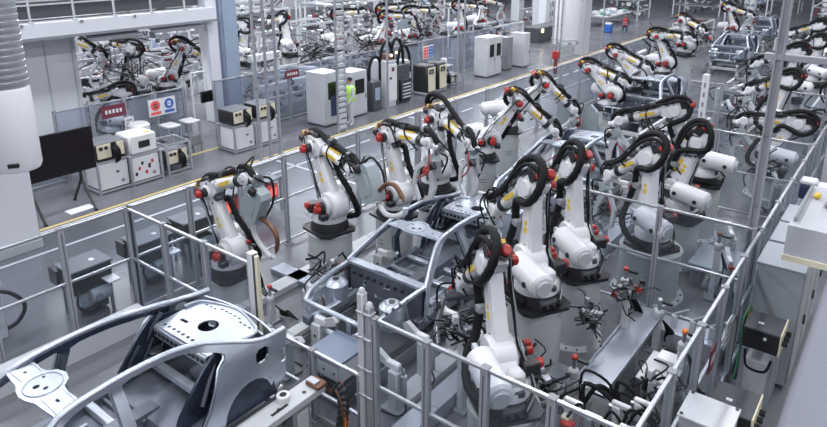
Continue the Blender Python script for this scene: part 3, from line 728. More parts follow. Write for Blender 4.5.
    for sg in (-1, 1):
        m = MB(); pf = []
        for k in range(9):
            a = PI * k / 8; pf.append((1.95 + .43 * math.cos(a), .32 + .43 * math.sin(a)))
        pf = pf + [(1.52, .28), (2.38, .28)]
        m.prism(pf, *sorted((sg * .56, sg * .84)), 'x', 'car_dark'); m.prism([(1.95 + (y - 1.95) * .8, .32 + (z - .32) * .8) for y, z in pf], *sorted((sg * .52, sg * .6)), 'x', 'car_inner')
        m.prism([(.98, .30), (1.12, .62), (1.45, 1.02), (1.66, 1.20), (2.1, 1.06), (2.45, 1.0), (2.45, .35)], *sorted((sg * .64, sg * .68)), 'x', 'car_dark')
        for q in range(5): m.tube([(sg * .635, 1.15 + q * .22, .42 + q * .03), (sg * .63, 1.25 + q * .22, .66), (sg * .635, 1.42 + q * .2, .88)], .018, 'car_inner', 5, 3)
        m.lathe([(.10, 0), (.09, .02)], 'car_inner', (sg * .6, 1.6, .72), 12)
        m.tube([(sg * .70, 1.40, .62), (sg * .66, 1.6, .98), (sg * .62, 1.75, 1.2)], .035, 'car_inner', 6, 3)
        P.setdefault('w', []).append(('wheel_housing', m.mesh('wheel_housing')))
    # rear end panel
    m = sheet([(-.80, .42), (.80, .42), (.78, 1.0), (.70, 1.08), (-.70, 1.08), (-.78, 1.0)], [rectp(0, .98, 1.0, .16), rectp(-.62, .72, .16, .2), rectp(.62, .72, .16, .2), rectp(0, .58, .4, .1)], .1, lambda x, z: (x, 2.55 - .12 * (x / .8) ** 2, z), 'car_metal', .03)
    m.box((0, 2.55, .5), (1.2, .06, .12), 'car_inner', .02)
    P['r'] = [('rear_panel', m.mesh('rear_panel'))]
    # cowl and firewall
    m = sheet([(-.78, .25), (.78, .25), (.80, .88), (0, .95), (-.80, .88)], [circ(-.4, .6, .06), circ(.35, .55, .05), rectp(.1, .7, .16, .08), circ(-.15, .45, .04)], .12, lambda x, z: (x, -.84 - .08 * (1 - (x / .8) ** 2), z), 'car_inner', .03)
    m.bar((-.80, -.84, .91), (.80, -.84, .91), .16, .05, 'car_metal')
    for k in range(9): m.cyl((-.6 + k * .15, -.92, .75), (-.6 + k * .15, -.95, .75), .03, 'black_plastic', seg=8)
    P['c'] = [('firewall', m.mesh('firewall'))]
    # front rails, aprons, towers
    for sg in (-1, 1):
        m = MB(); m.tube([(sg * .80, -.80, .88), (sg * .78, -1.3, .85), (sg * .74, -1.8, .78), (sg * .66, -2.02, .70)], .045, 'car_metal', 8, 4)
        m.box((sg * .46, -1.55, .46), (.11, 1.1, .14), 'car_metal', .02)
        m.lathe([(.21, 0), (.20, .34), (.13, .40), (.08, .41)], 'car_metal', (sg * .60, -1.38, .42), 20); m.cyl((sg * .6, -1.38, .825), (sg * .6, -1.38, .84), .055, 'black_plastic', seg=12)
        m.prism([(-1.05, .35), (-1.15, .80), (-1.80, .74), (-1.95, .55), (-1.72, .60), (-1.40, .70), (-1.15, .55)], *sorted((sg * .66, sg * .70)), 'x', 'car_metal')
        for k in range(5): m.cyl((sg * .80, -1.1 - k * .16, .85), (sg * .80, -1.1 - k * .16, .89), .025, 'car_inner', seg=6)
        P.setdefault('n', []).append(('front_apron', m.mesh('front_apron')))
    m = MB(); m.box((0, -2.05, .72), (1.28, .08, .06), 'car_metal', .015); m.box((0, -2.07, .36), (1.2, .1, .08), 'car_metal', .02)
    for x in (-.58, -.3, .3, .58): m.box((x, -2.05, .54), (.05, .06, .34), 'car_metal', .01)
    for x in (-.5, .5): m.box((x, -2.13, .48), (.16, .12, .16), 'car_inner', .02)
    P['g'] = [('radiator_support', m.mesh('radiator_support'))]
    return [q for v in P.values() for q in v]
CAR = car_parts()
def car(label, x, y, z, rz=0):
    t = thing('car_body', label, 'car body', (x, y, z), rz, None)
    for nm, me in CAR: link(nm, me, t)
    return t
car('bare silver car body shell nearest the camera at the bottom left', -6.60, 2.2, .66)
car('bare silver car body shell in the centre between the robots', -6.42, 8.35, .27)
car('silver car body shell just behind the centre one, partly hidden by the hose loops', -6.45, 14.25, .36)
car('third car body shell back in the line, seen over the horizontal forearm', -7.35, 22.7, .50)
car('fourth car body shell far back, left of the tall steel post', -7.6, 37.0, .45)
car('furthest car body shell at the top, just left of the tall steel post', -8.2, 46.5, .50)
car('car body shell crossing behind the far right robots', -3.9, 49.5, .50)
# ------------------------------------------------------------------ carriers and fixtures under the bodies
def carrier(label, x, y0, y1, z, w=.78, group=None):
    t = thing('body_carrier', label, 'carrier', (x, y0, 0), 0, group)
    for s_ in (-1, 1):
        m = MB(); m.box((s_ * w, (y1 - y0) / 2, z - .09), (.16, y1 - y0, .18), 'mid_grey', .01); m.box((s_ * w, (y1 - y0) / 2, z + .01), (.10, y1 - y0, .03), 'dark_grey'); m.build('beam', t)
    for k in range(4):
        y = .3 + k * (y1 - y0 - .6) / 3
        m = MB(); m.box((0, y, z - .12), (w * 2, .14, .12), 'light_grey', .01); m.build('crossbar', t)
        for s_ in (-1, 1):
            m = MB(); m.box((s_ * (w - .12), y, (z - .2) / 2), (.14, .14, z - .2), 'light_grey', .01); m.box((s_ * (w - .12), y, .015), (.28, .28, .03), 'mid_grey'); m.build('leg', t)
            m = MB(); m.box((s_ * .62, y, z + .07), (.10, .10, .14), 'white_paint', .01); m.cyl((s_ * .62, y, z + .13), (s_ * .62, y, z + .22), .025, 'steel', seg=10); m.build('locator', t)
    return t
carrier('raised grey carrier frame under the nearest car body', -6.62, .2, 5.1, .66)
carrier('grey carrier frame under the centre car body', -6.42, 6.2, 11.0, .30)
carrier('carrier frame under the car body just behind the centre one', -6.45, 12.0, 17, .38)
carrier('carrier frame under the third car body', -7.35, 20.5, 26, .52)
carrier('carrier frame under the fourth car body', -7.6, 35, 39.6, .46)
carrier('carrier frame under the furthest car body', -8.2, 44.5, 49.2, .5)
carrier('carrier frame under the car body behind the far right robots', -3.9, 47.5, 52.2, .5)
# light side beam with holes, ring and energy chain at the near car
t = thing('transfer_beam', 'light grey perforated transfer beam beside the nearest car, with a white ring on top', 'beam', (-5.55, 2.0, 0))
m = MB(); m.box((0, 1.55, .86), (.30, 3.1, .10), 'light_grey', .008); m.box((-.17, 1.55, .80), (.05, 3.1, .24), 'dark_grey', .004)
for k in range(7): m.cyl((.04, .3 + k * .42, .905), (.04, .3 + k * .42, .915), .03, 'black_plastic', seg=12)
for k in range(3): m.box((.05, .6 + k * .9, .912), (.04, .26, .008), 'black_plastic')
m.build('beam', t)
m = MB(); m.lathe([(.05, .91), (.09, .91), (.09, .99), (.085, 1.0), (.05, 1.0)], 'white_paint', (-.05, 2.55, 0), 20); m.lathe([(.045, .995), (.045, 1.004)], 'black_plastic', (-.05, 2.55, 0), 16); m.build('guide_ring', t)
for y in (.3, 2.7):
    m = MB(); m.box((0, y, .41), (.26, .30, .82), 'mid_grey', .02); m.box((.12, y, .4), (.03, .2, .7), 'light_grey', .01); m.box((0, y, .02), (.4, .45, .04), 'mid_grey'); m.build('leg', t)
m = MB(); m.box((.06, 3.02, .94), (.24, .18, .05), 'copper', .01); m.box((.02, 3.0, .97), (.16, .10, .03), 'light_grey'); m.build('cable_bracket', t)
t = thing('energy_chain', 'black energy chain with orange cables curling down at the end of the perforated beam', 'energy chain', (-5.22, 5.05, 0))
m = MB(); m.tube([(.0, .05, .98), (.12, .05, .9), (.16, .02, .7), (.16, -.02, .45), (.2, -.05, .25), (.34, -.08, .12), (.5, -.1, .1)], .075, 'black_plastic', 6, 6, rib=.12); m.build('chain', t)
m = MB()
for k in range(4): m.tube([(.02 + k * .02, .12 - k * .05, 1.0), (.13 + k * .015, .11 - k * .05, .88), (.2 + k * .015, .06 - k * .04, .6), (.24 + k * .01, -.04 * k, .3), (.4, -.12 + k * .05, .2)], .012, 'copper' if k % 2 else 'orange', 5, 4)
m.build('cable', t)
t = thing('hose_stub', 'pair of upright orange copper hoses right of the energy chain', 'hose', (-4.95, 4.8, 0))
m = MB()
for k in range(3): m.tube([(.05 * k, 0, 0), (.05 * k, .03, .3), (.05 * k + .03, 0, .5 + .04 * k)], .022, 'copper' if k != 1 else 'red_plastic', 6, 4)
m.box((.05, 0, .1), (.2, .1, .1), 'aluminium', .01); m.build('hose', t)
# platform with blue grey top before the centre body
t = thing('tooling_table', 'low machine table with a flat blue grey top behind the low barrier', 'table', (-5.95, 5.9, 0))
m = MB(); m.box((0, 0, .80), (.64, .62, .05), 'steel_blue', .005); m.build('table_top', t)
m = MB(); m.box((0, 0, .62), (.58, .56, .30), 'light_grey', .01); m.box((0, -.29, .62), (.5, .02, .2), 'white_paint')
for x in (-.2, 0, .2): m.cyl((x, -.295, .62), (x, -.31, .62), .02, 'dark_grey', seg=8)
m.build('body', t)
for x in (-.24, .24):
    for y in (-.22, .22): m = MB(); m.box((x, y, .24), (.08, .08, .48), 'mid_grey', .01); m.build('leg', t)
m = MB(); m.box((0, .02, .2), (.5, .4, .26), 'dark_grey', .02); m.cyl((-.1, -.2, .2), (.1, -.2, .2), .07, 'copper', seg=12); m.build('valve_block', t)
# underbody fixture: grey boxes, brackets and clamps around the centre car
def clamp_tower(label, x, y, h, rz=0, kind=0, group=None):
    t = thing('clamp_tower', label, 'clamp', (x, y, 0), rz, group)
    m = MB(); m.box((0, 0, h * .4), (.18, .20, h * .8), 'light_grey', .015); m.box((0, 0, .02), (.34, .36, .04), 'mid_grey')
    for k in range(3): m.cyl((0, -.10, h * .2 + k * h * .2), (0, -.115, h * .2 + k * h * .2), .022, 'dark_grey', seg=8)
    m.build('tower', t)
    m = MB(); m.box((.06, 0, h * .86), (.26, .10, .12), 'white_paint', .02); m.prism([(0, h * .8), (.1, h * .9), (.34, h + .04), (.42, h - .02), (.38, h - .1), (.16, h * .8)], -.04, .04, 'y', 'light_grey'); m.cyl((.38, 0, h - .08), (.38, 0, h - .16), .025, 'steel', seg=8); m.build('clamp_arm', t)
    m = MB(); m.cyl((-.14, 0, h * .3), (-.14, 0, h * .75), .045, 'aluminium', seg=12); m.cyl((-.14, 0, h * .75), (-.10, 0, h * .9), .018, 'steel', seg=8)
    m.tube([(-.16, .06, h * .35), (-.26, .1, h * .2), (-.2, .2, .08), (.1, .24, .04)], .014, 'black_rubber', 5, 4)
    if kind == 1: m.box((-.14, .0, h * .82), (.09, .09, .07), 'red_paint', .01)
    if kind == 2: m.tube([(-.1, .1, h * .5), (-.2, .25, h * .7), (0, .3, h * .4), (.1, .2, .1)], .018, 'copper', 6, 4)
    m.build('cylinder', t)
    return t
for i, (x, y, h, rz, k, lb) in enumerate((
    (-6.95, 5.75, .75, 0, 0, 'white clamp tower left of the blue grey table top'), (-6.7, 6.25, .95, 0, 0, 'taller clamp tower behind the blue grey table top'),
    (-5.1, 6.2, .80, 3.1, 0, 'clamp tower with dark holes just right of the double post'), (-5.15, 6.95, .85, 3.1, 0, 'clamp tower second behind the double post'), (-5.2, 7.8, .8, 3.1, 1, 'clamp tower beside the upright front robot'),
    (-7.7, 7.0, .8, 0, 2, 'clamp tower before the grey drum pedestal'), (-7.6, 8.8, .8, 0, 0, 'clamp tower hidden beside the grey drum pedestal'), (-5.2, 9.3, .8, 3.1, 1, 'clamp tower between the centre car and the tall pedestal'),
    (-5.2, 12.6, .8, 3.1, 0, 'clamp tower at the front corner of the second line car'), (-7.7, 12.6, .8, 0, 0, 'clamp tower left of the second line car'), (-5.2, 15.4, .8, 3.1, 1, 'clamp tower right of the second line car'),
    (-5.9, 20.9, .9, 3.1, 0, 'clamp tower front right of the third car body'), (-8.6, 20.9, .9, 0, 2, 'clamp tower front left of the third car body'), (-2.1, 12.4, .85, 2, 1, 'red topped clamp tower beside the widest pedestal'),
    (-2.35, 13.6, .9, 2, 2, 'clamp tower with copper hose behind the widest pedestal'), (-2.2, 17.6, .9, 2, 0, 'clamp tower right behind the second cross fence'), (-4.0, 18.4, .9, 2, 1, 'clamp tower left behind the second cross fence'))):
    clamp_tower(lb, x, y, h, rz, k)
# long cover rails (cable trays) in the floor of the cell
def tray(label, x, y0, y1, z, w=.30, m_='lane_cover'):
    b_ = MB(); b_.box((x, (y0 + y1) / 2, z / 2), (w, y1 - y0, z), m_, .006)
    y = y0 + .8
    while y < y1: b_.box((x, y, z + .001), (w + .004, .01, .006), 'mid_grey'); y += 1.2
    tag(b_.build('cable_tray'), label, 'cable tray')
tray('long silver cable tray on the floor in front of the upright front robot', -4.58, 5.5, 11.6, .24)
tray('silver cable tray running on between the robots and the second line car', -4.75, 12.1, 20, .24, .4)
tray('wide silver cable tray beneath the right side of the centre car', -5.1, 6.3, 10.8, .12, .3, 'light_grey')
tray('cable tray on the floor left of the centre car', -7.55, 5.6, 11, .14, .28, 'light_grey')
tray('pale cable tray crossing the left cell floor toward the low robot', -9.0, 5.7, 12.5, .12, .34, 'light_grey')
tray('floor duct of pale metal behind the long aisle fence', -9.95, 1.6, 5.1, .42, .22, 'light_grey')
tray('dark drip channel along the left of the nearest car', -8.6, 1.0, 5.1, .10, .3, 'dark_grey')
tray('pale channel along the left of the nearest car', -8.25, 1.0, 5.1, .22, .22, 'light_grey')
b_ = MB(); b_.box((-9.2, 6.1, .06), (1.6, .4, .12), 'light_grey', .01); tag(b_.build('floor_plate'), 'pale floor plate in front of the low left robot', 'plate'); b_ = MB(); b_.box((-9.0, 7.9, .06), (1.3, .35, .12), 'galvanised', .01); tag(b_.build('floor_plate'), 'pale floor plate behind the low left robot', 'plate')
# sloping chutes on the right
t = thing('metal_chute', 'long bright sheet metal chute lying between the tall pedestal and the right fence', 'chute', (-2.75, 8.5, 0))
m = MB(); m.box((-.02, .3, .60), (.44, 2.6, .02), 'galvanised', .004); m.box((-.24, .3, .63), (.02, 2.6, .07), 'galvanised'); m.box((.20, .3, .63), (.02, 2.6, .07), 'galvanised'); m.build('chute_bed', t)
m = MB(); m.box((-.3, -.85, .58), (.7, .35, .03), 'galvanised', .004); m.build('side_tray', t)
for y in (-.8, .4, 1.5): m = MB(); m.box((0, y, .29), (.34, .08, .58), 'mid_grey', .01); m.build('leg', t)
t = thing('metal_chute', 'short flat metal tray with a white corner piece near the right fence', 'chute', (-2.15, 8.7, 0))
m = MB(); m.box((0, 0, .50), (.5, .8, .03), 'light_grey', .006); m.box((.05, .25, .56), (.36, .25, .08), 'white_paint', .01); m.build('tray', t)
for x in (-.18, .18): m = MB(); m.box((x, 0, .24), (.06, .5, .48), 'mid_grey', .01); m.build('leg', t)
t = thing('fixture_bench', 'cluttered clamping bench with cables and a red valve at the bottom right', 'fixture', (-2.35, 6.9, 0))
m = MB(); m.box((0, 0, .35), (1.0, .9, .7), 'dark_grey', .02); m.build('bench', t)
for k, (x, y, mm) in enumerate(((-.35, -.2, 'white_paint'), (.15, .1, 'light_grey'), (.38, -.25, 'white_paint'), (-.05, -.3, 'aluminium'), (-.3, .25, 'light_grey'), (.35, .32, 'white_paint'))):
    m = MB(); m.box((x, y, .82), (.10, .10, .26), mm, .015); m.box((x + .05, y, .97), (.24, .07, .07), mm, .015); m.cyl((x - .08, y, .72), (x - .08, y, .92), .03, 'steel', seg=8); m.build('clamp', t)
m = MB(); m.box((-.30, -.34, .74), (.16, .12, .08), 'red_plastic', .02); m.box((-.34, -.30, .79), (.1, .1, .04), 'cream'); m.build('red_valve', t)
m = MB()
rr = random.Random(3)
for k in range(9):
    x, y = rr.uniform(-.4, .3), rr.uniform(-.35, .3); m.tube([(x, y, .72), (x + rr.uniform(-.2, .2), y + .1, .95 + rr.uniform(0, .2)), (x + .3, y + rr.uniform(0, .3), .9), (x + .45, y + .1, .6), (.55, y, .2)], .02 if k % 3 else .03, 'black_rubber', 6, 5)
m.build('cable', t)
# post with camera / sensor in front of cross fence and small cylinder stands
def stand(label, x, y, h, top='copper', n=3, rz=0):
    t = thing('sensor_stand', label, 'stand', (x, y, 0), rz)
    m = MB(); m.box((0, 0, h / 2), (.11, .11, h), 'light_grey', .012); m.box((0, 0, .02), (.3, .3, .04), 'mid_grey', .01)
    for k in range(4): m.cyl((.11 * (-1) ** k, .11 * (1 if k < 2 else -1), .03), (.11 * (-1) ** k, .11 * (1 if k < 2 else -1), .06), .015, 'dark_grey', seg=6)
    m.build('column', t)
    m = MB(); m.lathe([(.06, 0), (.075, .02), (.075, .12), (.05, .15)], 'light_grey', (0, 0, h), 16); m.cyl((0, 0, h + .14), (0, 0, h + .30), .03, 'steel', seg=12); m.lathe([(.03, .29), (.045, .31), (.045, .34), (.025, .36)], top, (0, 0, h), 14)
    m.box((.12, 0, h + .3), (.16, .05, .05), 'black_plastic', .01); m.build('tip_dresser', t)
    m = MB()
    for k in range(n): m.tube([(.06, .05, h - .05), (.12 + .03 * k, .10, h * .6), (.10, .14 + .04 * k, h * .25), (.22 + .05 * k, .25, .04)], .014, 'black_rubber', 5, 4)
    m.build('cable', t)
stand('grey sensor stand with a red tipped head between the low robot and the drum pedestal', -9.0, 6.75, .95, 'red_paint')
stand('short stand with gauges on the floor behind the cream strip gate post', -8.3, 6.6, .35, 'red_plastic', 5)
stand('stand with an orange tip behind the right fence, near the bolted pedestal', -1.95, 8.9, .8, 'orange', 4)
stand('stand with a copper tip left of the tall steel post', -2.3, 12.2, 1.0, 'copper', 3)
stand('stand with coiled cables beside the short metal tray', -2.6, 9.9, .6, 'steel', 5)
stand('tall grey tip dresser stand between the two tall central pedestals', -3.15, 9.75, 1.05, 'red_paint', 7)
stand('small stand at the foot of the tall centre pedestal', -3.0, 7.5, .7, 'red_paint', 4)
t = thing('fixture_bench', 'floor level plate bench before the widest bolted pedestal', 'fixture', (-2.3, 10.3, 0))
m = MB(); m.box((0, 0, .16), (1.3, .5, .32), 'lane_cover', .01); m.build('bench', t)
for k in range(4):
    m = MB(); x = -.45 + k * .3; m.box((x, 0, .42), (.09, .09, .2), 'light_grey', .01); m.bar((x, 0, .52), (x + .2, .1, .62), .05, .05, 'aluminium'); m.build('clamp', t)
t = thing('floor_platform', 'grey step plate at the right behind the bolted pedestal', 'platform', (-2.25, 13.0, 0))
m = MB(); m.box((0, 0, .45), (1.2, 1.1, .06), 'tool_grey', .01); m.build('plate', t)
for x in (-.5, .5):
    for y in (-.45, .45): m = MB(); m.box((x, y, .21), (.08, .08, .42), 'mid_grey', .01); m.build('leg', t)
# complex fixtures: welded frame with cables around car 2 right side
def bundle(label, x, y, z, s=1, seed=1, n=14, name='cable_bundle'):
    rr = random.Random(seed); t = thing(name, label, 'cables', (x, y, 0))
    m = MB(); m.box((0, 0, z / 2), (.10, .10, z), 'light_grey', .01); m.box((0, 0, .02), (.28, .28, .04), 'mid_grey'); m.build('post', t)
    m = MB()
    for k in range(n):
        a = Vector((rr.uniform(-.1, .1), rr.uniform(-.1, .1), z - .05 + rr.uniform(-.2, .1)))
        P = [a]
        for q in range(3): P.append(P[-1] + Vector((rr.uniform(-.28, .28), rr.uniform(-.28, .28), rr.uniform(-.16, .22))) * s)
        m.tube(P, rr.choice((.010, .014, .02)), rr.choice(('black_rubber', 'black_rubber', 'black_rubber', 'dark_grey')), 5, 4)
    m.build('cable', t)
    m = MB()
    for k in range(7): m.box((rr.uniform(-.18, .18), rr.uniform(-.18, .18), z + rr.uniform(-.2, .15)), (rr.uniform(.05, .12), rr.uniform(.05, .12), rr.uniform(.05, .14)), rr.choice(('light_grey', 'dark_grey', 'steel', 'black_plastic', 'red_paint' if k < 2 else 'mid_grey')), .01, rz=rr.uniform(0, 3))
    m.build('valve', t)
bundle('tangle of valves and cables left of the upright front robot', -4.35, 6.75, 1.4, .75, 4, 20)
bundle('tangle of cables on a post between the two tall central pedestals', -3.15, 8.5, 1.2, .7, 9, 16)
bundle('black cable tangle over the floor behind the tall centre pedestal', -2.95, 9.3, 1.25, .6, 21, 16)
bundle('cables and black valves beside the bent robot in front of the third car', -4.6, 12.6, 1.2, 1.1, 11, 18)
bundle('small red valve with cables on the grey pedestal side of the bent robot', -3.5, 13.2, 1.1, .9, 12, 12)
bundle('black cables between the first and second left row robots', -7.6, 7.4, 1.0, 1, 13, 16)
bundle('cables beside the chute at the foot of the tall pedestal', -3.3, 7.0, .9, .9, 14, 16)
bundle('cables near the stand with the orange tip', -2.1, 8.1, .7, .8, 15, 14)
bundle('cable tangle low at the base of the second line car', -7.7, 11.0, 1.0, 1, 16, 14)
bundle('cable tangle behind the second cross fence on the right', -2.5, 17.4, 1.2, 1.1, 17, 16)
bundle('copper coloured coils left behind the second cross fence', -4.3, 17.8, 1.2, 1.1, 18, 16)
# hanging grey panels between the fourth robot and the second line car
t = thing('gun_stand', 'pale grey tool panels on a stand beside the second line car', 'stand', (-7.6, 17.6, 0))
m = MB(); m.box((0, 0, .7), (.14, .14, 1.4), 'light_grey', .01); m.box((0, 0, .02), (.5, .4, .04), 'mid_grey'); m.build('column', t)
for x in (-.35, .45):
    m = MB(); m.prism([(x - .25, 1.2), (x - .2, 1.85), (x, 2.0), (x + .22, 1.8), (x + .24, 1.15), (x, .95)], -.06, .06, 'y', 'tool_grey'); m.build('panel', t)
# ------------------------------------------------------------------ service side: controllers, cabinets, screen, worker
t = thing('display_screen', 'large black display screen on two splayed black stands', 'screen', (-16.15, 6.6, 0), 0)
m = MB(); T = Matrix.Rotation(math.radians(0), 4, 'Z'); m.box((0, 0, 1.50), (.08, 2.0, 1.1), 'screen', .01); m.box((-.06, 0, 1.5), (.06, 1.3, .7), 'black_plastic', .02); m.build('panel', t)
for y in (-.6, .62):
    m = MB(); m.box((-.06, y, .75), (.05, .05, .12), 'black_plastic'); m.bar((-.08, y, 1.1), (-.08, y, .70), .04, .05, 'black_plastic'); m.bar((-.08, y, .72), (.48, y, .03), .05, .05, 'black_plastic'); m.bar((-.08, y, .72), (-.62, y, .03), .05, .05, 'black_plastic'); m.box((.48, y, .02), (.08, .06, .04), 'black_plastic'); m.box((-.62, y, .02), (.08, .06, .04), 'black_plastic'); m.build('stand_leg', t)
def weld_stand(label, x, y, d=.85, w=.9, h=1.25, kind=0, group=None):
    t = thing('weld_controller', label, 'controller', (x, y, 0), 0, group)
    m = MB()
    for a in (-1, 1):
        for b_ in (-1, 1): m.box((a * d / 2, b_ * w / 2, h * .35), (.06, .06, h * .7), 'aluminium', .005)
    for z in (.06, h * .7):
        for a in (-1, 1): m.box((a * d / 2, 0, z), (.05, w, .05), 'aluminium'); m.box((0, a * w / 2, z), (d, .05, .05), 'aluminium')
    m.build('frame', t)
    if kind != 2:
        m = MB(); m.box((0, 0, h * .36), (d - .08, w - .10, h * .56), 'white_paint', .01); m.box((d / 2 - .03, .1, h * .42), (.01, .08, .05), 'dark_grey'); m.cyl((d / 2 - .035, .22, h * .2), (d / 2 - .02, .22, h * .2), .05, 'mid_grey', seg=10); m.build('cabinet', t)
    z0 = h * .72
    m = MB()
    if kind in (0, 2):
        if kind == 2: z0 = .22
        m.box((-.04, 0, z0 + .22), (d * .9, w * .88, .44), 'black_plastic', .02); m.box((-.04, 0, z0 + .45), (d * .92, w * .9, .03), 'lid_grey', .01); m.build('power_unit', t)
        m = MB(); m.box((d * .42, -w * .20, z0 + .25), (.03, w * .42, .38), 'cream', .006); m.box((d * .42, w * .3, z0 + .25), (.03, w * .22, .38), 'cream', .006)
        for q in (-.3, -.14): m.cyl((d * .43, w * q, z0 + .34), (d * .46, w * q, z0 + .34), .05, 'black_plastic', seg=12)
        m.build('front_panel', t)
        m = MB()
        for q in range(4): m.tube([(d * .42, w * (.02 + q * .05), z0 + .36), (d * .62, w * (.03 + q * .05), z0 + .25), (d * .6, w * (.06 + q * .04), z0 + .0), (d * .45, w * .1, z0 - .12)], .022, 'black_rubber', 6, 4)
        m.build('cable', t)
    elif kind == 1:
        m.box((0, 0, z0 + .26), (d * .9, w * .9, .55), 'white_paint', .05); m.box((d * .45, .02, z0 + .25), (.02, .34, .2), 'black_plastic', .01); m.box((d * .3, .2, z0 + .545), (.16, .1, .01), 'yellow_label'); m.build('housing', t)
        m = MB()
        for q in range(6): m.box((d * .44, -.3 + q * .1, .3 + (q % 3) * .14), (.05, .07, .1), 'red_plastic' if q % 2 else 'black_plastic', .01)
        m.build('manifold', t)
    return t
weld_stand('weld controller stand right of the black screen, white lower cabinet', -16.95, 8.25)
weld_stand('stand with a white rounded housing and red manifold beneath', -16.9, 9.15, kind=1, h=1.2)
weld_stand('low weld controller with cream front and no cabinet below', -16.95, 10.2, kind=2, w=.75)
weld_stand('weld controller stand behind the three thin poles, left one', -17.0, 12.65, w=.85)
weld_stand('weld controller stand behind the three thin poles, right one', -17.0, 13.65, w=.8)
m = MB(); m.cyl((-18.2, 10.0, .9), (-18.2, 10.0, 1.25), .32, 'white_paint', seg=24, ch=.06); m.box((-18.2, 10, .45), (.5, .5, .9), 'mid_grey', .02); tag(m.build('drum_unit'), 'white round drum unit behind the low weld controller', 'drum')
# white service trolleys and small screens
for i, y in enumerate((10.9, 11.6)):
    t = thing('tool_trolley', ('small grey trolley with a white tray, left of the black monitor', 'small grey trolley with a white tray, just beside the black monitor')[i], 'trolley', (-18.0, y, 0))
    for a in (-.25, .25):
        for b_ in (-.2, .2): m = MB(); m.box((a, b_, .5), (.05, .05, 1.0), 'aluminium'); m.build('leg', t)
    m = MB(); m.box((0, 0, 1.0), (.55, .45, .06), 'white_paint', .01); m.build('tray', t)
    m = MB(); m.box((0, 0, .4), (.5, .4, .3), 'mid_grey', .01); m.build('shelf', t)
t = thing('hanging_monitor', 'small black monitor on a bent white pipe arm beside the grey column', 'monitor', (-18.6, 12.2, 0))
m = MB(); m.tube([(0, 0, 0), (0, 0, 2.2), (0, .1, 2.35), (0, .5, 2.35), (0, .55, 2.2), (0, .55, 1.7)], .03, 'white_paint', 8, 3); m.box((0, 0, .02), (.3, .3, .04), 'mid_grey'); m.build('arm', t)
m = MB(); m.box((0, .58, 1.5), (.08, .55, .38), 'screen', .01); m.build('display', t)
# operator desk at the lower left
t = thing('control_desk', 'white control desk with a tilted black screen at the left edge', 'control desk', (-11.75, 3.1, 0))
m = MB(); m.box((0, 0, .45), (.6, .85, .9), 'light_grey', .02); m.build('cabinet', t)
m = MB(); m.box((.05, 0, 1.0), (.5, .9, .14), 'white_paint', .03); m.box((.24, .05, 1.02), (.16, .6, .02), 'screen_blue'); m.build('desk_top', t)
m = MB(); m.box((-.1, .1, 1.28), (.08, .6, .42), 'white_paint', .02, M=Matrix.Rotation(.25, 4, 'Y')); m.box((-.052, .1, 1.29), (.02, .48, .30), 'screen', .004, M=Matrix.Rotation(.25, 4, 'Y')); m.build('screen', t)
m = MB(); m.tube([(.3, .2, .95), (.4, .5, .85), (.35, .72, .5), (.2, .6, .15), (.1, .3, .05)], .035, 'black_rubber', 8, 6); m.cyl((.3, .15, .95), (.3, .15, 1.05), .05, 'red_paint', seg=12); m.build('hose', t)
# dark grey control boxes outside/inside the long fence
for i, (x, y, lb) in enumerate(((-11.2, 4.8, 'dark grey box unit with a flat lid nearest the control desk'), (-11.3, 6.1, 'dark grey box unit with a flat lid, second from the control desk'), (-11.45, 7.2, 'dark grey box unit with a flat lid, nearest the low left robot'))):
    t = thing('pump_unit', lb, 'box unit', (x, y, 0))
    m = MB(); m.box((0, 0, .74), (.56, .72, .44), 'black_plastic', .02); m.build('housing', t)
    m = MB(); m.box((0, 0, .975), (.62, .78, .035), 'lid_grey', .01); m.box((.05, .12, .995), (.10, .08, .006), 'white_paint'); m.build('lid', t)
    m = MB(); m.box((-.05, .05, .28), (.4, .5, .5), 'dark_grey', .03); m.box((.1, -.1, .35), (.3, .25, .3), 'tool_grey', .03); m.build('tank', t)
    for a in (-.24, .24):
        for b_ in (-.31, .31): m = MB(); m.box((a, b_, .3), (.05, .05, .6), 'aluminium', .004); m.build('leg', t)
    m = MB(); m.cyl((.3, -.1, .42), (.3, .25, .42), .13, 'tool_grey', seg=16, ch=.02); m.cyl((.36, .0, .42), (.44, 0, .42), .07, 'mid_grey', seg=12); m.tube([(.3, -.3, .6), (.44, -.38, .4), (.4, -.2, .2), (.2, .1, .12)], .02, 'black_rubber', 6, 4); m.build('pump', t)
    m = MB(); m.box((.42, .25, .68), (.3, .22, .03), 'white_paint', .005); m.box((-.2, -.44, .8), (.3, .06, .3), 'black_plastic', .01); m.build('connector', t)
# red signal lights unit
t = thing('light_rack', 'low rack glowing red behind the low left robot', 'rack', (-12.2, 9.2, 0))
m = MB()
for y in (-.9, 0, .9):
    for x in (-.2, .2): m.box((x, y, .45), (.05, .05, .9), 'aluminium')
for z in (.35, .85): m.box((0, 0, z), (.45, 1.85, .04), 'mid_grey')
m.build('frame', t)
for k in range(4):
    m = MB(); y = -.66 + k * .44; m.box((.1, y, .56), (.22, .32, .34), 'warning_red', .02); m.box((.215, y, .56), (.01, .2, .2), 'lamp_red'); m.build('lamp_box', t)
m = MB(); m.box((-12.2, 7.6, .36), (.5, .6, .04), 'warning_red', .01); m.box((-12.2, 7.6, .17), (.4, .5, .34), 'mid_grey', .01); tag(m.build('red_mat_box'), 'flat red topped box behind the elbow of the low left robot', 'box')
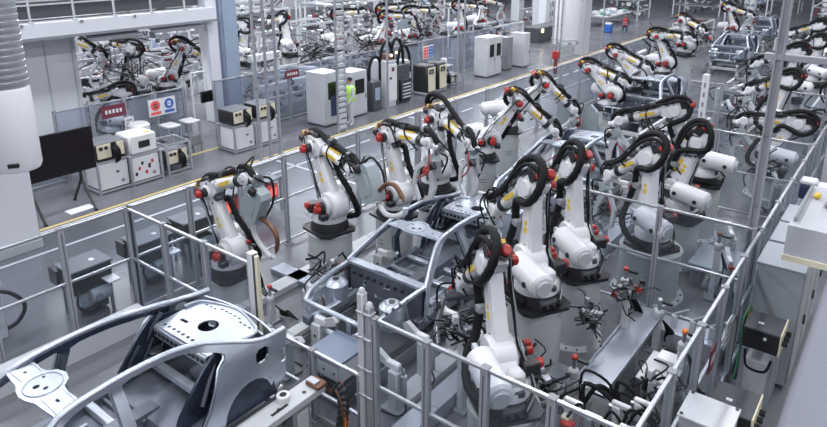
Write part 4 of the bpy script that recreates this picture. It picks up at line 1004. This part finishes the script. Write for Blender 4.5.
# cabinets along the walkway
def cabinet(label, x, y, d, w, h, doors=1, glass=True, group=None, m_='white_paint', rz=0):
    t = thing('control_cabinet', label, 'cabinet', (x, y, 0), rz, group)
    m = MB(); m.box((0, 0, h / 2 + .04), (d, w, h - .08), m_, .012); m.box((0, 0, .04), (d - .06, w - .06, .08), 'dark_grey'); m.box((0, 0, h + .01), (d + .02, w + .02, .03), m_, .005); m.build('body', t)
    for k in range(doors):
        wd = w / doors; yc = -w / 2 + wd * (k + .5)
        m = MB(); m.box((d / 2 + .012, yc, h / 2 + .05), (.024, wd - .03, h - .18), m_, .006)
        if glass: m.box((d / 2 + .028, yc, h * .68), (.01, wd * .62, h * .32), 'screen', .003)
        dr = m.build('door', t)
        m = MB(); m.box((d / 2 + .04, yc + wd * .38, h * .45), (.03, .03, .16), 'dark_grey', .005); m.build('handle', dr)
    return t
c1 = cabinet('tall white cabinet with two dark window panes left of the cable ladder', -16.95, 16.55, .95, .85, 1.95, 1, m_='cabinet_white')
m = MB(); m.box((.505, .1, .75), (.01, .5, .75), 'navy'); m.build('lower_window', c1)
cabinet('white cabinet with a grey screen right of the worker in the yellow vest', -17.0, 18.1, .8, .85, 1.75, 1, m_='cabinet_white')
cabinet('low light cabinet under the screen behind the cable ladder', -17.7, 17.35, .7, .6, 1.4, 1, False, m_='cabinet_white')
cabinet('tall light grey twin door cabinet with two dark vents', -16.95, 28.0, .8, 1.3, 1.95, 2, True, m_='light_grey')
cabinet('light grey cabinet at the far end of the cabinet row', -16.9, 31.2, .8, .6, 1.8, 1, False, m_='light_grey')
cabinet('narrow grey cabinet between the twin door cabinet and the last one', -17.2, 29.9, .8, .6, 1.7, 1, False, m_='mid_grey')
t = thing('hose_machine', 'grey and white machine with black hose loops arching above it', 'machine', (-17.0, 20.0, 0))
m = MB(); m.box((0, -.85, .6), (.8, .5, 1.2), 'dark_grey', .02); m.box((.41, -.85, .7), (.02, .3, .5), 'blue_grey', .01); m.box((0, 0, .95), (.8, .65, 1.9), 'cabinet_white', .02); m.box((.41, .1, 1.0), (.03, .5, 1.5), 'white_paint', .01); m.box((-.1, .9, .8), (.8, .9, 1.6), 'dark_grey', .02); m.box((.3, 1.0, .55), (.2, .7, .9), 'black_plastic', .02); m.build('body', t)
m = MB()
for y0, hh in ((-1.0, 1.9), (-.3, 2.35), (.35, 2.4), (.8, 2.1)): m.tube([(.1, y0, 1.1), (.1, y0 + .0, hh * .85), (.1, y0 + .2, hh * 1.08), (.1, y0 + .5, hh * 1.1), (.1, y0 + .76, hh * .9), (.12, y0 + .8, 1.2)], .065, 'black_rubber', 8, 5)
m.build('hose', t)
m = MB(); m.box((.1, .15, 2.02), (.4, .3, .22), 'copper', .02); m.cyl((.32, .1, 2.1), (.36, .1, 2.1), .05, 'lamp_warm', seg=12); m.cyl((.32, .42, 2.18), (.36, .42, 2.18), .05, 'lamp_warm', seg=12); m.build('lamp_head', t)
m = MB()
for k in range(5): m.box((.42, 1.0, .25 + k * .14), (.06, .5, .05), 'light_grey', .005)
m.box((.43, .1, 1.55), (.02, .16, .16), 'maroon'); m.box((.43, -.05, 1.2), (.02, .1, .1), 'black_plastic'); m.build('panel', t)
for i, (y, lb) in enumerate(((22.75, 'cream fronted dark control unit, left of the pair by the walkway'), (23.6, 'cream fronted dark control unit, right of the pair by the walkway'))):
    t = thing('robot_controller', lb, 'controller', (-17.0, y, 0))
    m = MB(); m.box((0, 0, .72), (.8, .66, 1.2), 'black_plastic', .06); m.box((0, 0, .08), (.8, .75, .1), 'aluminium', .01); m.build('housing', t)
    m = MB(); m.box((.41, .03, .7), (.03, .52, 1.05), 'cream', .02); m.box((.43, -.03, 1.05), (.02, .34, .22), 'black_plastic', .01); m.build('front_panel', t)
    m = MB(); m.tube([(.5, .2, 1.0), (.58, .22, .8), (.55, .2, .6)], .03, 'black_rubber', 6, 4); m.cyl((.48, -.12, 1.05), (.52, -.12, 1.05), .06, 'mid_grey', seg=12); m.build('handle', t)
weld_stand('low cream fronted unit right of the pair of control units', -16.9, 24.6, .6, .6, .9, 2)
m = MB(); m.box((-17.1, 21.4, .85), (.5, .45, 1.7), 'light_grey', .02); m.box((-16.84, 21.4, 1.35), (.02, .25, .2), 'dark_grey'); tag(m.build('switch_box'), 'light grey switch box on a stand left of the cream fronted control units', 'switch box')
t = thing('inspection_table', 'small table with a white lamp and instruments before the twin door cabinet', 'table', (-17.8, 25.3, 0))
m = MB(); m.box((0, 0, .8), (.6, .9, .05), 'light_grey', .01); m.build('table_top', t)
for a in (-.25, .25):
    for b_ in (-.4, .4): m = MB(); m.box((a, b_, .39), (.05, .05, .78), 'aluminium'); m.build('leg', t)
m = MB(); m.cyl((0, .1, .83), (0, .1, 1.15), .16, 'white_paint', seg=16, ch=.04); m.box((.1, -.25, .92), (.25, .25, .18), 'mid_grey', .02); m.build('instrument', t)
t = thing('notice_board', 'notice board with blue header and red signs hanging on the fence by the small table', 'sign', (-18.0, 24.4, 0))
m = MB(); m.box((0, 0, 1.55), (.03, .8, .6), 'white_paint', .003); m.build('board', t)
m = MB(); m.box((.02, -.2, 1.55), (.006, .34, .5), 'warning_red'); m.box((.02, .2, 1.55), (.006, .34, .5), 'blue_sign')
for z in (1.4, 1.55, 1.7): m.box((.025, -.2, z), (.004, .26, .03), 'white_paint'); m.box((.025, .2, z), (.004, .26, .03), 'white_paint')
m.build('print', t, True)
m = MB(); m.box((-.03, 0, .8), (.05, .05, 1.6), 'aluminium'); m.build('post', t)
# worker in hi-vis vest, standing behind the ladder
def skin_mesh(name, V, E, R, mats):
    me = bpy.data.meshes.new(name); me.from_pydata(V, E, []); o = bpy.data.objects.new(name, me); C.objects.link(o)
    md = o.modifiers.new('skin', 'SKIN'); sv = me.skin_vertices[0].data
    for i, r in enumerate(R): sv[i].radius = (r, r) if not isinstance(r, tuple) else r
    sv[0].use_root = True; o.modifiers.new('sub', 'SUBSURF').levels = 2; o.modifiers['sub'].render_levels = 2; md.use_smooth_shade = True
    me.materials.append(MT[mats]); return o
def person(label, x, y, rz, vest, trousers, crouch=False):
    t = thing('person', label, 'person', (x, y, 0), rz)
    k = -.42 if crouch else 0
    V = [(0, 0, .95 + k), (0, 0, 1.15 + k), (0, 0, 1.38 + k), (0, 0, 1.50 + k), (.01, 0, 1.60 + k), (.02, 0, 1.70 + k),
         (0, .10, .88 + k), (.30 if crouch else .02, .12, .50 if not crouch else .52), (0, .13, .10), (.12, .14, .05), (0, -.10, .88 + k), (.30 if crouch else -.02, -.12, .50 if not crouch else .52), (-.02, -.13, .10), (.10, -.14, .05),
         (0, .20, 1.42 + k), (.02, .26, 1.15 + k), (.16, .24, .95 + k), (.22, .23, .88 + k), (0, -.20, 1.42 + k), (.02, -.26, 1.15 + k), (.16, -.24, .95 + k), (.22, -.23, .88 + k)]
    Ed = [(0, 1), (1, 2), (2, 3), (3, 4), (4, 5), (0, 6), (6, 7), (7, 8), (8, 9), (0, 10), (10, 11), (11, 12), (12, 13), (2, 14), (14, 15), (15, 16), (16, 17), (2, 18), (18, 19), (19, 20), (20, 21)]
    R = [.13, .13, .15, .06, .08, .085, .095, .07, .045, .04, .095, .07, .045, .04, .06, .048, .036, .03, .06, .048, .036, .03]
    b_ = skin_mesh('body', V, Ed, R, trousers); b_.parent = t
    m = MB(); m.lathe([(.17, .93 + k), (.19, 1.0 + k), (.185, 1.2 + k), (.21, 1.38 + k), (.16, 1.47 + k), (.08, 1.50 + k)], vest, seg=18)
    for z in (1.05, 1.2): m.lathe([(.197, z + k), (.200, z + .04 + k)], 'light_grey', seg=18)
    m.build('vest', t)
    m = MB(); m.lathe([(.02, 1.54 + k), (.075, 1.58 + k), (.092, 1.66 + k), (.085, 1.74 + k), (.03, 1.79 + k)], 'skin', (.02, 0, 0), 16); m.box((.115, 0, 1.66 + k), (.03, .025, .04), 'skin', .008)
    for s_ in (-1, 1): m.box((.105, s_ * .035, 1.69 + k), (.01, .02, .012), 'black_plastic'); m.box((.02, s_ * .095, 1.66 + k), (.03, .012, .05), 'skin', .004)
    m.box((.108, 0, 1.62 + k), (.01, .04, .008), 'maroon'); m.build('face', t)
    m = MB(); m.lathe([(.10, 1.69 + k), (.102, 1.74 + k), (.08, 1.79 + k), (.03, 1.815 + k)], 'black_plastic', (.005, 0, 0), 16); m.build('hair', t)
    for s_, yy in ((1, .23), (-1, -.23)):
        m = MB(); m.box((.23, yy, .85 + k), (.05, .03, .08), 'skin', .01)
        for q in range(4): m.tube([(.21 + q * .016, yy, .82 + k), (.215 + q * .016, yy, .785 + k), (.222 + q * .014, yy - s_ * .01, .755 + k + .006 * abs(q - 1))], .0075, 'skin', 6, 2)
        m.tube([(.25, yy, .86 + k), (.272, yy, .83 + k), (.272, yy, .805 + k)], .009, 'skin', 6, 2); m.build('hand', t)
    return t
person('person in a yellow green safety vest standing beside the vertical cable ladder', -16.0, 16.95, -1.9, 'hi_vis', 'light_grey')
person('person in a red jacket crouching far away on the open floor', -17.4, 48.0, -1.2, 'red_paint', 'navy', True)
m = MB(); m.box((-18.4, 47.4, .3), (.5, .5, .6), 'blue_sign', .05); m.box((-18.4, 47.4, .65), (.45, .45, .12), 'white_paint', .03); tag(m.build('parts_bin'), 'blue bin with a white top beside the crouching person in red', 'bin')
t = thing('hose_reel_box', 'small red cabinet on a post beneath the white hanging duct', 'fire box', (-14.5, 30.6, 0))
m = MB(); m.box((0, 0, .95), (.28, .32, .38), 'red_paint', .02); m.build('box', t); m = MB(); m.box((0, 0, .4), (.14, .16, .8), 'maroon', .01); m.build('post', t)
# ------------------------------------------------------------------ service fences and the second line on the left
fence('service fence behind the weld controllers carrying warning signs', (-18.8, 7.9), (-18.8, 12.0), 4, top=1.9, mid=None, pane='smoky_pane')
fence('service fence behind the thin poles with grey panels', (-18.4, 12.9), (-18.4, 19.5), 4, top=2.0, mid=1.0, pane='smoky_pane')
fence('service fence behind the hose machine and cream units', (-18.4, 19.6), (-18.4, 31), 7, top=2.0, mid=None, pane='smoky_pane')
fence('low service fence right behind the black screen', (-18.2, 4.6), (-18.2, 7.8), 3, top=1.3, mid=.6, pane='smoky_pane')
def sign(label, x, y, z, w, h, kind):
    t = thing('warning_sign', label, 'sign', (x, y, z))
    m = MB(); m.box((0, 0, 0), (.02, w, h), 'white_paint' if kind else 'maroon', .003); m.build('plate', t); m = MB()
    if kind == 1:
        for i, mm in enumerate(('warning_red', 'blue_sign')):
            yy = (-.25 + i * .5) * w
            m.lathe([(w * .17, -.006), (w * .17, .006)], mm, (0, 0, 0), 20); n = 20
            for q in range(len(m.v) - 40, len(m.v)): vx, vy, vz = m.v[q]; m.v[q] = (.014 + vz, vy + yy, vx + h * .12)
            m.box((.014, yy, -h * .32), (.006, w * .36, h * .16), mm)
            m.box((.022, yy, h * .12), (.006, w * .12, w * .16), 'white_paint' if i else 'dark_grey'); m.box((.024, yy, h * .12), (.006, w * .05, w * .05), mm)
    elif kind == 0:
        for k in range(5): m.box((.013, (-.3 + k * .15) * w, 0), (.006, w * .09, h * .3), 'white_paint')
    else:
        for k in range(3): m.box((.013, 0, (-.25 + k * .25) * h), (.006, w * .6, h * .1), 'mid_grey')
    m.build('print', t, True)
sign('maroon name plate with white lettering on the panel left of the warning sign', -18.72, 9.55, 1.62, .75, .38, 0)
sign('white sign with a red no-entry symbol and a blue mandatory symbol', -18.72, 11.15, 1.45, .95, .55, 1)
sign('small white notice below the maroon plate', -18.72, 10.0, 1.15, .3, .4, 2)
sign('maroon name plate high on the grey panel left of the tall white cabinet', -18.32, 16.3, 1.75, .7, .3, 0)
# machines of the second line
def jig(label, x, y, rz, w, d, h, seed, group=None):
    rr = random.Random(seed); t = thing('assembly_jig', label, 'machine', (x, y, 0), rz, group)
    m = MB()
    for a in (-1, 1):
        for b_ in (-1, 1): m.box((a * w / 2, b_ * d / 2, h / 2), (.09, .09, h), 'light_grey')
    for z in (h * .45, h): 
        for a in (-1, 1): m.box((a * w / 2, 0, z), (.08, d, .10), 'light_grey'); m.box((0, a * d / 2, z), (w, .08, .10), 'mid_grey')
    m.build('frame', t)
    m = MB()
    for k in range(30):
        p = (rr.uniform(-w / 2, w / 2), rr.uniform(-d / 2, d / 2), rr.uniform(.3, h * .95)); q = rr.choice(('white_paint', 'light_grey', 'mid_grey', 'dark_grey', 'blue_grey', 'dark_grey', 'black_plastic', 'light_grey', 'maroon'))
        m.box(p, (rr.uniform(.06, .36), rr.uniform(.06, .36), rr.uniform(.05, .3)), q, .01, rz=rr.uniform(0, 3))
    m.build('clamp', t)
    m = MB()
    for k in range(12):
        P = [Vector((rr.uniform(-w / 2, w / 2), rr.uniform(-d / 2, d / 2), rr.uniform(.4, h)))]
        for q in range(3): P.append(P[-1] + Vector((rr.uniform(-.5, .5), rr.uniform(-.6, .6), rr.uniform(-.3, .4))))
        m.tube(P, .03, 'black_rubber', 5, 4)
    m.build('cable', t)
    m = MB()
    for k in range(5): p = Vector((rr.uniform(-w / 2, w / 2), rr.uniform(-d / 2, d / 2), rr.uniform(.5, h))); m.cyl(p, p + Vector((rr.uniform(-.6, .6), rr.uniform(-.8, .8), .1)), .08, 'white_paint', seg=10)
    m.build('cylinder', t)
    return t
OPEN_L = ['right behind the upper robots', 'deepest on the left', 'deepest in the middle', 'against the far left wall', 'at the right jamb', 'low at the left jamb', 'far back on the right']
LINE_L = ['low and nearest to the grey column', 'low behind the tall white cabinet', 'behind the three thin poles', 'behind the cable ladder', 'above the hose machine', 'left of the twin door cabinet', 'second row behind the poles',
          'second row above the hose machine', 'second row above the cream units', 'second row above the twin door cabinet', 'third row left, at the top edge', 'third row middle, at the top edge', 'third row right, at the top edge']
FAR_L = ['left of the loaded pale table', 'at the top left of the aisle', 'at the top right of the white hanging duct', 'at the left wall', 'at the middle of the top edge', 'right of the furthest car body', 'beyond the tall grey post',
         'at the right edge behind the last robots', 'above the crouching person in red', 'behind the car body crossing far away', 'in the top right corner']
k = 0
for x, y, w, d, h in ((-25.4, 12.3, 1.6, 3.4, 2.2), (-28, 11, 1.8, 3.5, 2.8), (-27.6, 15, 1.8, 3.5, 2.8), (-31.5, 13, 2, 5, 3.2), (-25.2, 15.8, 1.5, 2.0, 1.9), (-26.0, 9.0, 1.2, 1.6, 1.9), (-31, 18.5, 2, 4, 3.0)):
    jig('assembly jig crowded with clamps seen through the wall opening, ' + OPEN_L.pop(0), x, y, 0, w, d, h, 50 + k, 'jigs behind the wall opening'); k += 1
for x, y, w, d, h in ((-20.0, 17.5, 1.4, 3.2, 1.5), (-20.0, 21.3, 1.4, 3.0, 1.5), (-25.6, 19.5, 1.7, 3.8, 2.3), (-25.6, 24.5, 1.7, 3.8, 2.4), (-24.8, 29.5, 1.7, 4, 2.4), (-19.9, 34.0, 1.4, 3.4, 1.8), (-28.5, 22, 2, 5, 3), (-27.8, 29, 2, 5, 3), (-28, 36, 2, 5, 3), (-24.4, 36, 1.8, 4, 2.5), (-31, 25, 2, 6, 3.3), (-32, 33, 2, 6, 3.3), (-33, 42, 2, 6, 3.3)):
    jig('assembly jig beyond the walkway, ' + LINE_L.pop(0), x, y, 0, w, d, h, 50 + k, 'jigs of the line beyond the walkway'); k += 1
for x, y, w, d, h in ((-21, 58, 3, 3.0, 1.6), (-25, 50, 2, 5, 2.6), (-16.5, 64, 4, 2, 2.0), (-29, 60, 2, 5, 2.6), (-12, 72, 5, 2, 2.4), (-5.6, 57, 1.6, 5, 2.0), (-.4, 52, 1.6, 5, 2.0), (-.1, 39, 1.2, 5, 1.6), (-11.6, 60, 3, 2, 2), (-3, 66, 4, 2, 2.6), (3, 60, 3, 3, 2.6)):
    jig('machine frame far down the hall, ' + FAR_L.pop(0), x, y, 0, w, d, h, 50 + k, 'machine frames far down the hall'); k += 1
BACK = [
 ('white robot behind the wall opening with its forearm sloping left under the gantry', -22.6, 12.6, .9, 200, -10, 10, 'clamp', -50),
 ('white robot low behind the wall opening, forearm lying level to the left', -21.6, 10.9, .0, 235, -35, -8, 'gun', -60),
 ('white robot at the right side of the wall opening with a grey panel tool', -22.4, 13.6, .9, 60, 25, -30, 'panel', -80),
 ('dark hosed robot reaching in from the left of the wall opening', -23.9, 10.2, 1.5, 50, 20, -30, 'gun', -60),
 ('robot beyond the walkway, just right of the grey column', -23.0, 17.9, 1.2, 190, -15, 15, 'clamp', -60),
 ('robot beyond the walkway behind the three thin poles', -23.2, 20.6, 1.2, 170, 10, -10, 'clamp', -40),
 ('robot beyond the walkway left of the cable ladder, black clamp tool', -22.6, 23.0, 1.2, 70, 5, 5, 'clamp', -40),
 ('large white robot beyond the walkway above the hose machine, arm level', -20.8, 23.9, 1.2, 75, 25, 0, 'panel', -80),
 ('robot beyond the walkway right of the cable ladder near the top', -22.4, 26.3, 1.2, 80, -5, 5, 'clamp', -40),
 ('robot beyond the walkway above the cream fronted units', -21.2, 27.2, 1.1, 40, -10, 5, 'gun', -40),
 ('robot beyond the walkway at the top with curled hoses left of the far cabinet', -21.0, 31.3, 1.1, 30, -5, 0, 'clamp', -40),
 ('robot beyond the walkway above the twin door cabinet', -22.0, 35.0, 1.1, 60, 5, -10, 'gun', -40),
 ('robot far beyond the walkway at the top edge', -25.5, 33.0, 1.2, 60, 10, 5, 'gun', -40),
]
for a in BACK: robot(*a)
for x, y, w, d, h, lb in ((-5.3, 19.6, 1.1, 3.2, 1.2, 'between the second and third car bodies, right side'), (-1.95, 24.5, .7, 2.4, 1.5, 'behind the tall post along the right fence'), (-4.9, 26.4, 1.2, 2.6, 1.3, 'right of the third car body behind the fence'), (-10.0, 29.0, 1.2, 3.0, 1.6, 'left of the line between third and fourth cars'),
                        (-10.2, 35.5, 1.2, 3.0, 1.7, 'left of the fourth car body'), (-2.7, 33.2, 1.2, 3.0, 1.6, 'right of the tall post near the right edge'), (-5.2, 39.5, 1.2, 4.0, 1.7, 'right of the fourth car body'), (-11.0, 42.0, 1.3, 4.0, 1.8, 'left of the furthest car body'), (-2.5, 44.5, 1.2, 4.0, 1.8, 'behind the last right hand robots')):
    jig('cluttered dark clamping fixture ' + lb, x, y, 0, w, d, h, 90 + k, 'clamping fixtures down the line'); k += 1
for lb, x, y, s_ in (('big black hose tangle in the mass of robots left of the fourth car', -9.2, 30.8, 2.0), ('black hose tangle right of the tall post', -3.6, 27.2, 1.8), ('black hose tangle above the hose machine beyond the walkway', -20.0, 22.6, 2.2),
                     ('black hose tangle beyond the cable ladder at the top', -20.3, 19.3, 2.4), ('black hose tangle beyond the cream fronted units', -20.0, 26.8, 2.2), ('black hose tangle right of the grey column', -20.5, 16.6, 1.8), ('black hose tangle in the wall opening', -22.0, 12.0, 2.0)):
    bundle(lb, x, y, 2.0, s_, int(-x * 7 + y), 26)
# long white beams of the second line
for i, (x, y0, y1, z) in enumerate(((-19.3, 15.5, 19.3, 1.15), (-20.0, 15.7, 17.2, 2.2))):
    t = thing('transfer_beam', ('long white box beam right of the grey column', 'short upper white box beam right of the grey column')[i], 'beam', (x, y0, 0))
    m = MB(); m.box((0, (y1 - y0) / 2, z), (.25, y1 - y0, .28), 'white_paint', .02); m.build('beam', t)
    for q in (.2, (y1 - y0) - .2): m = MB(); m.box((0, q, z / 2 - .07), (.18, .18, z - .14), 'light_grey', .01); m.build('leg', t)
t = thing('status_lamps', 'dark machine with a lit green lamp and a warm lamp, far down the walkway', 'machine', (-20.5, 41.5, 0))
m = MB(); m.box((0, 0, .5), (1.2, 4.5, 1.0), 'dark_grey', .03); m.build('body', t)
m = MB(); m.box((.62, 1.2, .75), (.06, .4, .16), 'lamp_green', .02); m.build('green_lamp', t); m = MB(); m.box((.62, -1.8, .8), (.06, .25, .25), 'lamp_warm', .02); m.build('warm_lamp', t)
t = thing('rack_machine', 'dark racks full of small fittings at the top by the far aisle', 'rack', (-22.5, 47, 0))
for k in range(5):
    m = MB(); y = -3 + k * 1.4; m.box((0, y, 1.4), (.8, .1, 2.6), 'light_grey')
    for z in (.6, 1.3, 2.0): m.cyl((.3, y + .2, z), (.3, y + 1.1, z), .2, 'mid_grey', seg=10); m.cyl((.45, y + .5, z), (.6, y + .5, z), .1, 'white_paint', seg=10)
    m.build('shelf', t)
t = thing('parts_table', 'pale blue green loaded table far away left of the person in red', 'table', (-20.5, 52.5, 0))
m = MB(); m.box((0, 0, .8), (2.0, 5.0, .12), 'light_grey', .02); m.build('table_top', t)
m = MB(); rr = random.Random(8)
for q in range(22): m.box((rr.uniform(-.8, .8), rr.uniform(-2.3, 2.3), .86 + .12), (.3, .4, rr.uniform(.1, .3)), rr.choice(('white_paint', 'blue_grey', 'green', 'light_grey')), .02, rz=rr.uniform(0, 3))
m.build('load', t)
for a in (-.9, .9):
    for b_ in (-2.3, 2.3): m = MB(); m.box((a, b_, .37), (.12, .12, .74), 'mid_grey'); m.build('leg', t)

# ------------------------------------------------------------------ right hand service strip
cabinet('tall grey cabinet at the right, nearest of the row along the fence', -1.03, 10.45, .62, .85, 1.95, 1, False, m_='cabinet_grey')
cabinet('tall grey cabinet second in the row along the right fence', -1.03, 11.4, .62, .85, 1.95, 1, False, m_='cabinet_grey')
cabinet('tall grey cabinet third in the row along the right fence', -1.03, 12.35, .62, .85, 1.95, 1, False, m_='cabinet_grey')
cabinet('pale grey cabinet standing alone further along the right fence', -.95, 18.6, .8, .9, 2.0, 1, False, m_='light_grey')
cabinet('long pale cabinet behind the suspended platform', -.9, 15.4, .7, .9, 1.5, 1, False, m_='white_paint')
def blackbox(label, x, y, z, w, d):
    t = thing('weld_controller', label, 'controller', (x, y, 0))
    m = MB(); m.box((0, 0, z - .16), (w, d, .30), 'black_plastic', .012); m.build('housing', t)
    m = MB(); m.box((0, 0, z + .0), (w + .02, d + .02, .03), 'dark_grey', .006); m.box((-.05, -.05, z + .018), (.07, .05, .008), 'white_paint'); m.box((.05, -d / 2 - .006, z - .10), (.04, .01, .04), 'white_paint'); m.build('lid', t)
    m = MB(); m.box((w / 2 + .02, 0, z - .14), (.02, d + .04, .34), 'cream', .004); m.build('side_plate', t)
    m = MB()
    for k in range(3): m.cyl((w / 2 + .03, -.15 + k * .15, z - .14), (w / 2 + .10, -.15 + k * .15, z - .14), .04, 'black_plastic', seg=10)
    m.tube([(-w / 2 + .05, -d / 2, z - .34), (-w / 4, -d / 2 - .08, z - .55), (w / 4, -d / 2 - .08, z - .56), (w / 2 - .05, -d / 2, z - .4)], .018, 'black_rubber', 6, 5); m.build('connector', t)
    for a in (-1, 1):
        for b_ in (-1, 1): m = MB(); m.box((a * (w / 2 - .03), b_ * (d / 2 - .03), (z - .32) / 2), (.055, .055, z - .32), 'aluminium', .004); m.build('leg', t)
    m = MB(); m.box((0, 0, (z - .5) / 2), (w - .12, d - .15, z - .55), 'light_grey', .01); m.build('lower_cabinet', t)
    return t
blackbox('black controller box on an aluminium frame in front of the tall grey cabinets', -1.04, 9.5, 1.3, .44, .5)
blackbox('black controller box behind the low white lidded cabinet', -1.05, 7.85, 1.05, .48, .55)
t = thing('terminal_box', 'light cabinet with a white lid at the bottom right beside the fence', 'cabinet', (-1.2, 7.2, 0))
m = MB(); m.box((0, 0, .6), (.54, .50, 1.2), 'light_grey', .01); m.build('body', t)
m = MB(); m.box((0, 0, 1.215), (.58, .54, .03), 'white_paint', .006)
for a in (-1, 1):
    for b_ in (-1, 1): m.cyl((a * .25, b_ * .23, 1.22), (a * .25, b_ * .23, 1.245), .02, 'dark_grey', seg=10)
m.build('lid', t)
t = thing('cable_riser', 'green and yellow cables climbing behind the right fence beside the black box', 'cables', (-1.36, 9.7, 0))
m = MB()
for k, mm in enumerate(('green', 'dark_grey', 'yellow_label', 'dark_grey')): m.tube([(.0 + .02 * k, .05 * k, .1), (.02 + .02 * k, .05 * k, .6), (.0 + .02 * k, .05 * k + .05, 1.1), (.03, .3 + .05 * k, 1.25)], .014, mm, 6, 4)
m.build('cable', t)
sign('dark framed notice on the right fence panel', -1.455, 8.35, 1.2, .28, .36, 0)
sign('white notice with blue print fixed to the right fence', -1.455, 9.2, 1.15, .30, .42, 2)
t = thing('valve_station', 'blue topped valve station with a white cap beyond the right fence', 'valve', (-1.25, 14.4, 0))
m = MB(); m.box((0, 0, .8), (.25, .25, 1.6), 'light_grey', .02); m.build('post', t); m = MB(); m.box((0, 0, 1.75), (.28, .28, .3), 'navy', .03); m.box((0, 0, 1.95), (.3, .3, .1), 'white_paint', .03); m.build('head', t)
m = MB(); m.box((.1, -.2, 1.5), (.12, .12, .14), 'yellow_label', .02); m.build('solenoid', t)
t = thing('hanging_platform', 'light grey suspended platform with a round post at the right edge', 'platform', (-.45, 9.1, 2.9))
m = MB(); m.prism([(-.40, -.85), (.9, -.85), (.9, .8), (-.38, .8)], 0, .42, 'z', 'cabinet_white'); m.prism([(-.41, -.87), (.92, -.87), (.92, -.78), (-.41, -.78)], -.02, .05, 'z', 'cream'); m.build('deck', t)
m = MB(); m.cyl((.02, .1, .42), (.02, .1, 4.2), .055, 'light_grey', seg=16); m.box((.02, .1, .46), (.3, .3, .06), 'mid_grey', .01); m.build('post', t)
m = MB(); m.box((-.25, .3, .46), (.08, .12, .06), 'yellow_label', .02); m.bar((-.35, -.7, .45), (-.35, .7, .45), .03, .05, 'mid_grey'); m.build('fitting', t)
t = thing('hand_rail', 'broad white handrail very close to the camera in the bottom right corner', 'handrail', (-.07, 1.2, 0))
m = MB(); m.box((.03, 2.6, 4.98), (.22, 7.2, .10), 'rail_grey', .03); m.build('rail', t)
for y in (-.8, 6.0): m = MB(); m.box((.05, y, 2.47), (.08, .08, 4.94), 'light_grey', .01); m.build('post', t)
b_ = MB(); b_.bar((.1, 3, .003), (.1, 30, .003), .12, .006, 'yellow_line'); tag(b_.build('floor_line'), 'yellow floor line right of the grey cabinets at the right edge', 'floor marking')
